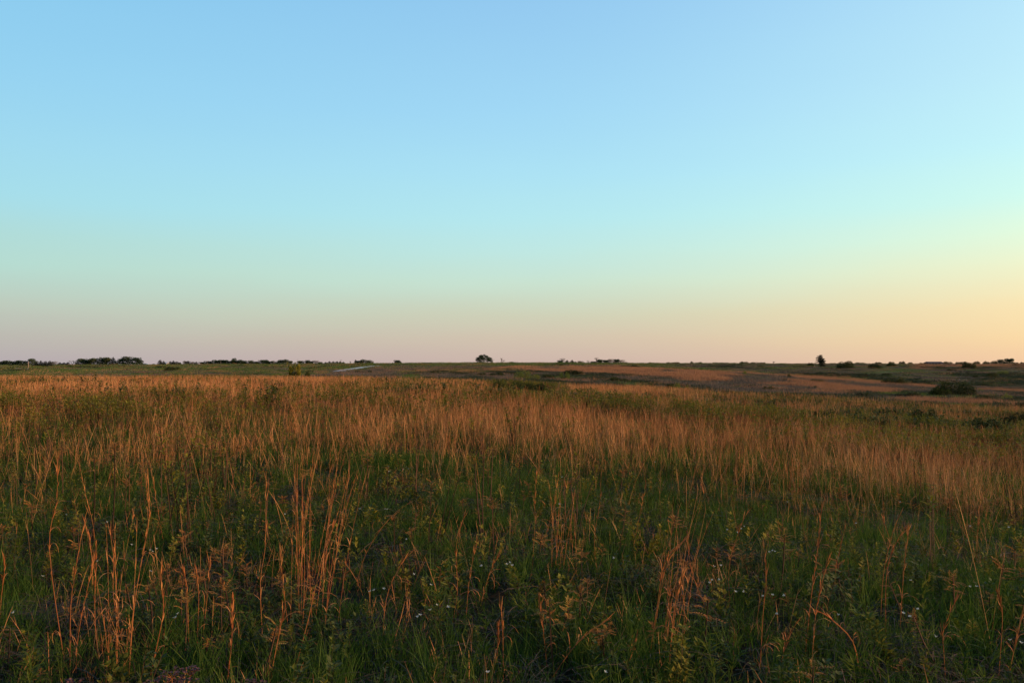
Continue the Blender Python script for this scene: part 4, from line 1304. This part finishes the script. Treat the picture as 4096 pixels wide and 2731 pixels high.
TR += [
    ('bare', 3092, 1453, 14, 8, 'tiny spiky leafless tree left of the leaning cedar', SK),
    ('bushdk', 3240, 1453, 36, 6, 'low dark bush touching the foot of the leaning cedar', 560),
    ('windcedar', 3282, 1454, 38, 36, 'dark leaning cedar with ragged layers standing alone on the right skyline', 540),
    ('bushdk', 3382, 1476, 84, 32, 'large round dark bush on the slope right of the leaning cedar', 350),
    ('bush', 3500, 1475, 62, 20, 'wide green bush right of the large round one', 370),
    ('bush', 3565, 1467, 40, 15, 'yellow topped round bush high on the right slope', 440),
    ('bushyl', 3608, 1466, 12, 10, 'small light bush right of the yellow topped bush', 450),
    ('bush', 3330, 1454, 40, 4, 'faint low trees right behind the leaning cedar', 760),
    ('bush', 3440, 1453, 50, 6, 'faint trees behind the large round bush', 760),
    ('bush', 3510, 1452, 40, 6, 'faint trees above the wide green bush', 760),
    ('bush', 3565, 1451, 30, 9, 'faint rounded tree above the yellow topped bush', 760),
    ('bush', 3608, 1451, 30, 11, 'faint pointed tree left of the dark barn', 760),
    ('bushdk', 3640, 1452, 26, 6, 'low dark tree left of the dark barn', 750),
    ('bushdk', 3688, 1453, 30, 5, 'low dark tree touching the dark barn', 745),
    ('bushdk', 3790, 1453, 46, 10, 'round dark tree just right of the dark barn', 750),
    ('bushdk', 3832, 1452, 30, 7, 'low dark tree second right of the dark barn', 750),
    ('bushdk', 3853, 1451, 34, 9, 'dark tree behind the right skyline bush', 750),
    ('bush', 3905, 1450, 34, 9, 'pale green tree in the right skyline belt', 750),
    ('bush', 3945, 1450, 34, 8, 'low pale tree in the right skyline belt', 750),
    ('bush', 3975, 1449, 34, 10, 'middle pale tree in the right skyline belt', 750),
    ('round', 4003, 1449, 30, 12, 'pale tree before the tallest of the right belt', 750),
    ('dark', 4032, 1449, 32, 18, 'tallest round tree of the right skyline belt', 750),
    ('bushdk', 4063, 1450, 26, 4, 'low dark tree right of the tallest of the belt', 750),
    ('bushdk', 4088, 1450, 26, 4, 'low dark tree touching the right edge of the skyline', 750),
    ('bush', 3875, 1464, 58, 18, 'reddish green bush on the upper right slope below the belt', 500),
    ('bushyl', 3884, 1475, 14, 9, 'tiny light bush under the reddish green bush', None),
    ('bush', 3808, 1487, 52, 11, 'low flat bush in the middle of the right slope', None),
    ('bush', 3968, 1509, 60, 20, 'dark and yellow bush on the right slope', None),
    ('bushyl', 4008, 1498, 46, 18, 'yellowish bush at upper right beside the dark and yellow one', None),
    ('bush', 3902, 1512, 20, 14, 'small dark bush left of the dark and yellow one', None),
    ('bush', 3545, 1503, 50, 12, 'flat dark bush on the slope above the long mound', None),
    ('bushdk', 3580, 1540, 130, 34, 'long dark mounded bush above the orange grass tongue', 205),
    ('bushdk', 3680, 1544, 110, 20, 'trailing right part of the long dark mound', 205),
    ('bushdk', 3822, 1584, 164, 62, 'biggest dark bush in the hollow on the right', 122),
    ('bush', 3885, 1580, 40, 38, 'olive bush leaning on the right of the biggest dark bush', 121),
    ('bushyl', 3925, 1568, 24, 15, 'small bright bush right of the biggest dark bush', 128),
    ('bush', 3635, 1593, 130, 28, 'green mounded bush in front of the biggest dark bush', 110),
    ('bushyl', 4030, 1606, 44, 32, 'loose yellow bush near the right edge', 100),
    ('bushbr', 4080, 1630, 60, 40, 'reddish brown bush at the right edge', 85),
    ('bushdk', 4040, 1640, 110, 24, 'dark thicket under the loose yellow bush', 80),
    ('bush', 3157, 1513, 18, 17, 'small round bright bush on the edge of the orange tongue', 190),
    ('bush', 3268, 1531, 68, 16, 'flat green mound on the orange tongue', 165),
    ('bush', 3090, 1565, 60, 20, 'olive bush at the foot of the orange knoll', 110),
    ('bush', 3060, 1564, 26, 20, 'small dark bush left of the olive one at the knoll', 110),
    ('bushbr', 3250, 1570, 30, 13, 'brown low bush on the orange knoll', 105),
    ('bush', 3340, 1601, 100, 14, 'long dark bush below the orange knoll', 75),
    ('bush', 3550, 1640, 130, 22, 'dark thicket in the olive weeds on the right', 48),
    ('bush', 3200, 1610, 70, 14, 'dark low thicket in the olive weeds left of the knoll', 68),
    ('bush', 2520, 1473, 100, 14, 'dark green mound on the purple slope below the right grove', 235),
    ('bush', 2550, 1474, 36, 9, 'small right tail of the dark green mound', 234),
    ('bush', 2245, 1468, 18, 14, 'small round bush under the leafless round topped tree', None),
    ('bush', 2290, 1468, 44, 6, 'flat green bush beneath the cedars of the right grove', None),
    ('bush', 2352, 1475, 28, 6, 'flat dark bush left of the dark green mound', None),
    ('bush', 2192, 1466, 20, 5, 'flat bush on the green strip right of the oak', None),
    ('bushyl', 2665, 1480, 20, 15, 'small light round bush beyond the orange ridge', 330),
    ('bush', 2693, 1478, 34, 9, 'dark bush right of the small light round one', 340),
    ('bush', 2756, 1484, 62, 10, 'flat dark green bush beyond the orange ridge', 320),
    ('bush', 2780, 1470, 26, 9, 'small bush above the flat dark green one', None),
    ('bushyl', 2978, 1500, 20, 18, 'upright bright green bush beyond the ridge, right of the middle', 240),
    ('bush', 3040, 1470, 30, 9, 'dark bush high on the grey slope left of the leaning cedar', None),
    ('bush', 2960, 1463, 30, 8, 'faint bush pair on the skyline slope', None),
    ('bushyl', 2090, 1520, 80, 38, 'tall yellow green willow bush behind the long dark thicket', 105),
    ('bushyl', 2138, 1522, 50, 26, 'right shoulder of the yellow green willow thicket', 104),
    ('bushyl', 2244, 1522, 22, 34, 'left of two upright yellow bushes in the hollow', 110),
    ('bushyl', 2268, 1523, 26, 36, 'right of two upright yellow bushes in the hollow', 109),
    ('bush', 2295, 1501, 90, 22, 'wide olive mound behind the two upright yellow bushes', 155),
    ('bush', 2195, 1517, 60, 18, 'dark bush left of the two upright yellow bushes', 118),
    ('bush', 1925, 1506, 44, 16, 'light green bush in the hollow below the oak', 125),
    ('bush', 1880, 1507, 60, 11, 'low dark bush left of the light green one', 125),
    ('bush', 1985, 1508, 70, 20, 'dark green bush right of the light green one', 122),
    ('bush', 2036, 1484, 30, 11, 'small bush on the slope under the leafless tree', 200),
    ('bush', 2012, 1470, 16, 9, 'tiny bush on the green strip below the leafless tree', None),
    ('bush', 1830, 1497, 50, 11, 'dark bush in the hollow left of the oak', 135),
    ('bush', 1740, 1498, 44, 14, 'dark rounded bush farther left of the oak', 130),
    ('bush', 1807, 1494, 26, 8, 'small dark bush above the hollow left of the oak', 150),
    ('brush', 2010, 1551, 100, 38, 'left part of the long dark thicket at the edge of the orange field', 57),
    ('brush', 2085, 1552, 130, 50, 'middle and darkest part of the long dark thicket', 56),
    ('brush', 2150, 1552, 90, 38, 'right part of the long dark thicket', 57),
    ('bush', 1600, 1546, 46, 20, 'small dark bush within the orange field left of the middle', 52),
    ('bush', 2470, 1530, 90, 22, 'green mound beyond the field right of the yellow bushes', 105),
    ('bush', 2565, 1536, 18, 14, 'tiny dark bush right of the green mound', 98),
    ('bush', 2610, 1546, 50, 22, 'dark olive bush at the far edge of the field', 88),
    ('bushyl', 2706, 1550, 44, 32, 'yellow green bush at the far edge of the field', 90),
    ('bush', 2680, 1546, 36, 20, 'green bush left of the yellow green one', 92),
    ('bushyl', 2744, 1548, 34, 14, 'low right companion of the yellow green bush', 90),
    ('bushbr', 2540, 1540, 60, 14, 'reddish brown bush under the green mound', 90),
    ('sapling', 1183, 1488, 58, 46, 'young olive tree with bare tips standing above the left tree belt', 92),
    ('bush', 1225, 1487, 50, 14, 'low loose bush right of the young olive tree', 92),
    ('bush', 1155, 1487, 30, 9, 'low bush left of the young olive tree', 92),
    ('bush', 690, 1486, 70, 22, 'wide olive mound on the left green slope', 150),
    ('bush', 645, 1474, 56, 11, 'dark flat bush left behind the wide olive mound', 210),
    ('bush', 512, 1484, 24, 8, 'small bush on the left green slope', 150),
    ('bushyl', 815, 1479, 20, 15, 'bright green upright bush on the left slope', 170),
    ('bushbr', 840, 1482, 44, 9, 'faint brown bush right of the bright green one', 165),
    ('bush', 968, 1464, 28, 8, 'small dark bush high on the left slope', None),
    ('bushbr', 1068, 1476, 32, 9, 'dark red bush in the fold of the left slope', 300),
    ('bush', 1365, 1468, 24, 9, 'dark round bush left of the pale road', None),
    ('bush', 1388, 1459, 18, 4, 'tiny dark bush above the road', None),
    ('bush', 1429, 1490, 26, 9, 'dark bush right of the near end of the road', 150),
    ('bush', 1479, 1492, 18, 13, 'dark round bush right of the road at the field edge', 130),
    ('bush', 1496, 1462, 12, 5, 'tiny bush beside the road bend', None), ('bush', 1580, 1462, 8, 6, 'tiny bush at the far end of the road', None),
    ('bush', 1663, 1469, 14, 7, 'small dark bush right of the far road end', None), ('bush', 1655, 1482, 40, 6, 'flat bush on the light green field right of the road', 260),
    ('bush', 1870, 1473, 16, 5, 'tiny dark bush on the green field near the oak', None), ('bush', 57, 1495, 12, 9, 'lone small dark bush at the left field edge', 70),
]
TR += [('bushdk', 3760, 1584, 90, 34, 'dark left shoulder of the biggest bush in the right hollow', 118), ('bushdk', 3450, 1590, 110, 20, 'dark low bush left of the green mounded bush', 100),
       ('bushdk', 3950, 1602, 120, 24, 'wide dark bush between the biggest bush and the right edge', 104), ('bushdk', 3120, 1592, 120, 18, 'dark low bush in front of the orange knoll', 88),
       ('bushdk', 2800, 1568, 110, 18, 'dark low bush right of the yellow green field edge bushes', 92), ('bushdk', 3900, 1545, 150, 16, 'dark bush band in the valley floor at right', 200),
       ('bushdk', 3300, 1498, 110, 12, 'dark bush band beyond the ridge under the leaning cedar', 330), ('bushdk', 3450, 1515, 140, 14, 'dark bush band left of the long mounded bush', 300)]
TR += [('brush', 3420, 1622, 150, 30, 'dark streak of low brush below the orange knoll', 60), ('brush', 3700, 1660, 190, 40, 'long dark brush patch at the back of the right hand weeds', 42),
       ('brush', 3930, 1700, 200, 46, 'dark brush patch in the olive weeds near the right edge', 36), ('brush', 4060, 1672, 130, 42, 'dark brush at the right edge behind the weeds', 44),
       ('brush', 2900, 1632, 190, 26, 'thin dark brush streak right of the middle in the olive weeds', 52), ('brush', 2640, 1600, 210, 28, 'thin dark brush streak behind the orange field, right of the middle', 58),
       ('brush', 2330, 1592, 220, 28, 'thin dark brush streak just right of the long dark thicket', 52), ('brush', 1850, 1596, 190, 30, 'dark green weedy patch left of the long dark thicket', 46),
       ('brush', 1720, 1580, 120, 24, 'small dark weedy patch in the orange field left of the middle', 50), ('brush', 3300, 1655, 160, 26, 'olive brush streak above the right orange grass', 42),
       ('brush', 3560, 1700, 170, 30, 'olive brush patch at the front of the right hand weeds', 33)]
for kind, px, base, w_, h_, lab, d_ in TR:
    tree(kind, px, base, w_, h_, lab, d_)

# ------------------------------------------------------------------ pale gravel road
def road(name, pts, wpx, label):
    """pts: photo pixels on the ground, w in metres"""
    W = [hit(px, py, 0, tmin=100) for px, py in pts]
    fine = curve_pts([(x, y, 0) for x, y in W], 60)
    V = []; Fc = []
    for i, p in enumerate(fine):
        t = (fine[min(i + 1, len(fine) - 1)] - fine[max(i - 1, 0)]).normalized()
        n = Vector((-t.y, t.x, 0))
        for k in (-1, -.5, 0, .5, 1):
            q = p + n * wpx / 2 * k
            V.append((q.x, q.y, H1(q.x, q.y) + .35 - .05 * abs(k)))
        if i:
            b = (i - 1) * 5
            Fc += [(b + k, b + k + 1, b + k + 6, b + k + 5) for k in range(4)]
    me = bpy.data.meshes.new(name); me.from_pydata(V, [], Fc); me.materials.append(M['road'])
    o = bpy.data.objects.new(name, me); COL.objects.link(o)
    tag(o, label, 'road', kind='structure')


M['road'] = plain_mat('pale_gravel', (.6, .59, .58), (.74, .73, .71), .4, .9)
road('road', [(1352, 1489), (1372, 1484.5), (1395, 1480.5), (1420, 1476.5), (1450, 1471.5), (1478, 1468), (1500, 1466.2), (1520, 1465.6)], 3.9, 'pale gravel road climbing the far green slope')
road('road', [(1554, 1463.2), (1564, 1462.2), (1574, 1463.3)], 3.0, 'short pale stretch of road on the far green slope')
road('road', [(66, 1475.5), (90, 1476.5), (116, 1478)], 2.4, 'short pale track beside the wooden post on the left')

# ------------------------------------------------------------------ small built things far off
M['wood'] = plain_mat('weathered_wood', (.22, .15, .11), (.32, .22, .16), 5, .9)
M['roofwhite'] = plain_mat('pale_roof', (.55, .48, .45), (.66, .6, .56), 2, .6)
M['wallpale'] = plain_mat('pale_wall', (.38, .34, .3), (.45, .4, .36), 2, .8)
M['barn'] = plain_mat('dark_barn_wall', (.05, .05, .07), (.08, .08, .1), 2, .7)
M['barnroof'] = plain_mat('dark_barn_roof', (.03, .03, .045), (.045, .045, .06), 2, .95)
M['glass'] = plain_mat('glass', (.25, .3, .36), (.3, .36, .42), 1, .1)
M['carpaint'] = plain_mat('white_car_paint', (.78, .78, .8), (.82, .82, .83), 1, .3)
M['rubber'] = plain_mat('rubber', (.02, .02, .02), (.03, .03, .03), 5, .8)

# post
x, y = hit(113, 1475)
r = empty('wooden_post', (x, y, H1(x, y)), 'weathered wooden marker post on the green slope at the left', 'post')
k = y / F
mb = MB(); mb.tube([(0, 0, -.3), (.02, 0, 27 * k)], [2.0 * k, 1.7 * k], .5, 8); mb.build('shaft', M['wood'], r)
mb = MB(); mb.tube([(0, 0, 27 * k), (0, 0, 29 * k)], [2.1 * k, 1.6 * k], .5, 8); mb.build('cap', M['barkpale'], r)


def upole(px, top, d, label):
    x, y = at(px, d); z = H1(x, y)
    r = empty('utility_pole', (x, y, z), label, 'utility pole', 'utility poles on the skyline')
    h = EYE + (HORIZ - top) * d / F - z
    mb = MB(); mb.tube([(0, 0, -.3), (0, 0, h)], [.18, .13], .5, 8); mb.build('shaft', M['barkpale'], r)
    mb = MB(); mb.box((0, 0, h - .5), (2.2, .12, .14)); mb.build('crossarm', M['barkpale'], r)


upole(829, 1443, 720, 'thin utility pole at the left part of the dark wood')
upole(883, 1443, 720, 'thin utility pole in front of the middle of the dark wood')
upole(1096, 1441, 720, 'thin utility pole left of the young olive tree')
upole(1364, 1438, 720, 'thin utility pole above the low cedar row')
# dead snag beside the leaning cedar
x, y = at(3258, 545); z = H1(x, y)
r = empty('dead_snag', (x, y, z), 'thin dead trunk just left of the leaning cedar', 'dead tree')
mb = MB(); limbs(mb, (0, 0, -.2), (0, 0, 1), 2.6, .16, 1, random.Random(3), .2); mb.build('trunk', M['barkpale'], r)

# fence posts on the skyline
for i, px in enumerate([1700, 1722, 1765, 1800, 1822, 1850, 1872, 2070, 2090, 2135, 2160]):
    x, y = at(px, 700); z = H1(x, y)
    r = empty('fence_post', (x, y, z), 'thin skyline fence post, %s along the run %s the oak' % (ORD[i if i < 7 else i - 7], 'left of' if px < 1900 else 'right of'), 'fence post', 'fence posts on the skyline')
    mb = MB(); mb.tube([(0, 0, -.2), (0, 0, 1.5)], [.12, .1], .5, 6); mb.build('shaft', M['bark'], r)


def gabled(name, px, d, wpx, hpx, basepx, depth, label, wallm, roofm, cat, overh=.4, roof_share=.45, wins=3):
    x, y = at(px, d); z = H1(x, y); k = d / F
    top = EYE + (HORIZ - (basepx - hpx)) * k
    base = min(z, EYE + (HORIZ - basepx) * k)
    w = wpx * k; h = top - base; wh = h * (1 - roof_share)
    r = empty(name, (x, y, base), label, cat)
    mb = MB(); mb.box((0, 0, wh / 2), (w, depth, wh)); mb.build('wall', wallm, r)
    mb = MB(); W2, D2 = w / 2 + overh, depth / 2 + overh
    e = .002
    v = [(-W2, -D2, wh + e), (W2, -D2, wh + e), (W2, D2, wh + e), (-W2, D2, wh + e), (-W2 * .96, 0, h), (W2 * .96, 0, h)]
    mb.v = v; mb.a = [.5] * 6; mb.f = [(0, 1, 5, 4), (2, 3, 4, 5), (1, 2, 5), (3, 0, 4), (3, 2, 1, 0)]
    mb.build('roof', roofm, r)
    for i in range(wins):
        wx = (-.5 + (i + .7) / (wins + .4)) * w
        mb = MB(); mb.box((wx, -depth / 2 - .03, wh * .55), (w * .08, .06, wh * .4)); mb.build('window', M['glass'], r)
    mb = MB(); mb.box((w * .42, -depth / 2 - .04, wh * .42), (w * .06, .08, wh * .8)); mb.build('door', M['wood'], r)


gabled('barn', 3734, 742, 58, 9, 1455, 9, 'long low dark barn on the right skyline', M['barn'], M['barnroof'], 'barn', wins=4)
gabled('house', 665, 738, 18, 9, 1457, 8, 'small pale roofed house among cedars on the left skyline', M['wallpale'], M['roofwhite'], 'house', wins=2)

# far white car
x, y = at(585, 700); z = H1(x, y)
r = empty('parked_car', (x, y, z), 'far white car on the skyline right of the long left grove', 'car')
mb = MB()
prof = [(-2.2, .35), (2.2, .35), (2.25, .8), (1.5, .95), (-2.15, .98)]
n = len(prof); mb.v = [(a, -.85, b) for a, b in prof] + [(a, .85, b) for a, b in prof]; mb.a = [.5] * (2 * n)
mb.f = [tuple(range(n)), tuple(range(2 * n - 1, n - 1, -1))] + [(i, n + i, n + (i + 1) % n, (i + 1) % n) for i in range(n)]
mb.build('body', M['carpaint'], r)
mb = MB(); prof = [(-1.9, .97), (1.0, .955), (.45, 1.45), (-1.4, 1.48)]
n = 4; mb.v = [(a, -.75, b) for a, b in prof] + [(a, .75, b) for a, b in prof]; mb.a = [.5] * 8
mb.f = [tuple(range(n)), tuple(range(2 * n - 1, n - 1, -1))] + [(i, n + i, n + (i + 1) % n, (i + 1) % n) for i in range(n)]
mb.build('cabin', M['glass'], r)
for a in (-1.35, 1.35):
    for b in (-.8, .8):
        mb = MB(); mb.tube([(a, b - .1, .33), (a, b + .1, .33)], [.33, .33], .5, 12); mb.build('wheel', M['rubber'], r)

# ------------------------------------------------------------------ light
SUN_EL, SUN_AZ = R(13), R(95)      # azimuth measured to the right of the view
sd = bpy.data.lights.new('sun', 'SUN'); sd.energy = 5.0; sd.angle = R(.53); sd.color = (1.0, .61, .32)
so = bpy.data.objects.new('sun', sd); COL.objects.link(so)
dirv = Vector((math.sin(SUN_AZ) * math.cos(SUN_EL), math.cos(SUN_AZ) * math.cos(SUN_EL), math.sin(SUN_EL)))
so.rotation_euler = dirv.to_track_quat('Z', 'Y').to_euler()


def lin(c):
    return tuple(((v / 255) / 12.92 if v / 255 <= .04045 else ((v / 255 + .055) / 1.055) ** 2.4) for v in c)


w = bpy.data.worlds.new('World'); SC.world = w; w.use_nodes = True
nt = w.node_tree; N, L = nt.nodes, nt.links
for n_ in list(N): N.remove(n_)
out = N.new('ShaderNodeOutputWorld'); bg = N.new('ShaderNodeBackground'); L.new(bg.outputs[0], out.inputs[0])
tc = N.new('ShaderNodeTexCoord'); sx = N.new('ShaderNodeSeparateXYZ'); L.new(tc.outputs['Generated'], sx.inputs[0])
asin = N.new('ShaderNodeMath'); asin.operation = 'ARCSINE'; L.new(sx.outputs['Z'], asin.inputs[0])
el = N.new('ShaderNodeMapRange'); el.inputs[1].default_value = 0; el.inputs[2].default_value = math.pi / 2; L.new(asin.outputs[0], el.inputs[0])


def m2(op, a, b=None):
    q = N.new('ShaderNodeMath'); q.operation = op
    for i, v in enumerate((a, b)):
        if v is None: continue
        if isinstance(v, (int, float)): q.inputs[i].default_value = v
        else: L.new(v, q.inputs[i])
    return q.outputs[0]


hyp = m2('SQRT', m2('ADD', m2('MULTIPLY', sx.outputs['X'], sx.outputs['X']), m2('MULTIPLY', sx.outputs['Y'], sx.outputs['Y'])))
side = m2('DIVIDE', sx.outputs['X'], m2('MAXIMUM', hyp, 1e-4))


def sky_ramp(st):
    return ramp_node(N, [(e / 90, lin(c_)) for e, c_ in st])


LEFT = sky_ramp([(0, (184, 173, 178)), (1.6, (189, 185, 178)), (3.4, (191, 204, 190)), (5.8, (184, 222, 211)), (7.8, (178, 223, 220)), (10, (168, 225, 238)), (12.8, (162, 221, 243)), (17, (152, 214, 245)), (23.7, (137, 203, 242)), (40, (88, 150, 208)), (90, (34, 74, 132))])
MID = sky_ramp([(0, (208, 184, 174)), (1.6, (213, 197, 177)), (3.4, (209, 211, 186)), (5.8, (204, 230, 212)), (7.8, (194, 235, 230)), (10, (184, 236, 243)), (12.8, (175, 230, 249)), (17, (164, 220, 250)), (23.7, (151, 206, 245)), (40, (94, 156, 212)), (90, (34, 74, 132))])
RIGHT = sky_ramp([(0, (248, 205, 166)), (1.6, (254, 220, 168)), (3.4, (254, 231, 180)), (5.8, (243, 248, 208)), (7.8, (230, 255, 226)), (10, (212, 255, 244)), (12.8, (201, 249, 254)), (17, (194, 240, 255)), (23.7, (180, 228, 255)), (40, (112, 172, 222)), (90, (34, 74, 132))])
hz = N.new('ShaderNodeMapping'); hz.inputs['Scale'].default_value = (2.2, 2.2, 16)
L.new(tc.outputs['Generated'], hz.inputs['Vector'])
hn = N.new('ShaderNodeTexNoise'); hn.inputs['Scale'].default_value = 1.0; hn.inputs['Detail'].default_value = 4
L.new(hz.outputs[0], hn.inputs['Vector'])
uneven = m2('ADD', el.outputs[0], m2('MULTIPLY', m2('SUBTRACT', hn.outputs['Fac'], .5), .016))
for q in (LEFT, MID, RIGHT): L.new(uneven, q.inputs[0])


def mapr(s, a, b, c_=0, d=1, smooth=False):
    q = N.new('ShaderNodeMapRange'); q.inputs[1].default_value = a; q.inputs[2].default_value = b; q.inputs[3].default_value = c_; q.inputs[4].default_value = d
    if smooth: q.interpolation_type = 'SMOOTHSTEP'
    L.new(s, q.inputs[0]); return q.outputs[0]


def mixc(f, a, b):
    q = N.new('ShaderNodeMix'); q.data_type = 'RGBA'; L.new(f, q.inputs[0]); L.new(a, q.inputs[6]); L.new(b, q.inputs[7]); return q.outputs[2]


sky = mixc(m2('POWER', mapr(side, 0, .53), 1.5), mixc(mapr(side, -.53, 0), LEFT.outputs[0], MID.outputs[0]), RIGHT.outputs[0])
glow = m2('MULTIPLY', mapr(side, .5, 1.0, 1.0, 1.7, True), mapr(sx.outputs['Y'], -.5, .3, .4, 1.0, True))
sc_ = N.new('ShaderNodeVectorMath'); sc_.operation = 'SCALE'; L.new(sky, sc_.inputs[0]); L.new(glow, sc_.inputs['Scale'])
# a physical sky with the sun where the lamp is, blended in
ns = N.new('ShaderNodeTexSky'); ns.sky_type = 'NISHITA'; ns.sun_disc = False; ns.sun_elevation = SUN_EL; ns.sun_rotation = SUN_AZ
ns.air_density = 1.0; ns.dust_density = 1.0; ns.ozone_density = 1.0
sn = N.new('ShaderNodeVectorMath'); sn.operation = 'SCALE'; L.new(ns.outputs[0], sn.inputs[0]); sn.inputs['Scale'].default_value = .1
mx = N.new('ShaderNodeMix'); mx.data_type = 'RGBA'; mx.inputs[0].default_value = .06
L.new(sc_.outputs[0], mx.inputs[6]); L.new(sn.outputs[0], mx.inputs[7])
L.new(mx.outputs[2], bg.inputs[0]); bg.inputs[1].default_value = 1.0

SC.view_settings.view_transform = 'Standard'
SC.view_settings.look = 'None'
SC.view_settings.exposure = 0
SC.view_settings.gamma = 1
SC.view_settings.use_curve_mapping = False
SC.render.engine = 'CYCLES'
SC.cycles.max_bounces = 6
SC.cycles.diffuse_bounces = 3
SC.cycles.transmission_bounces = 3
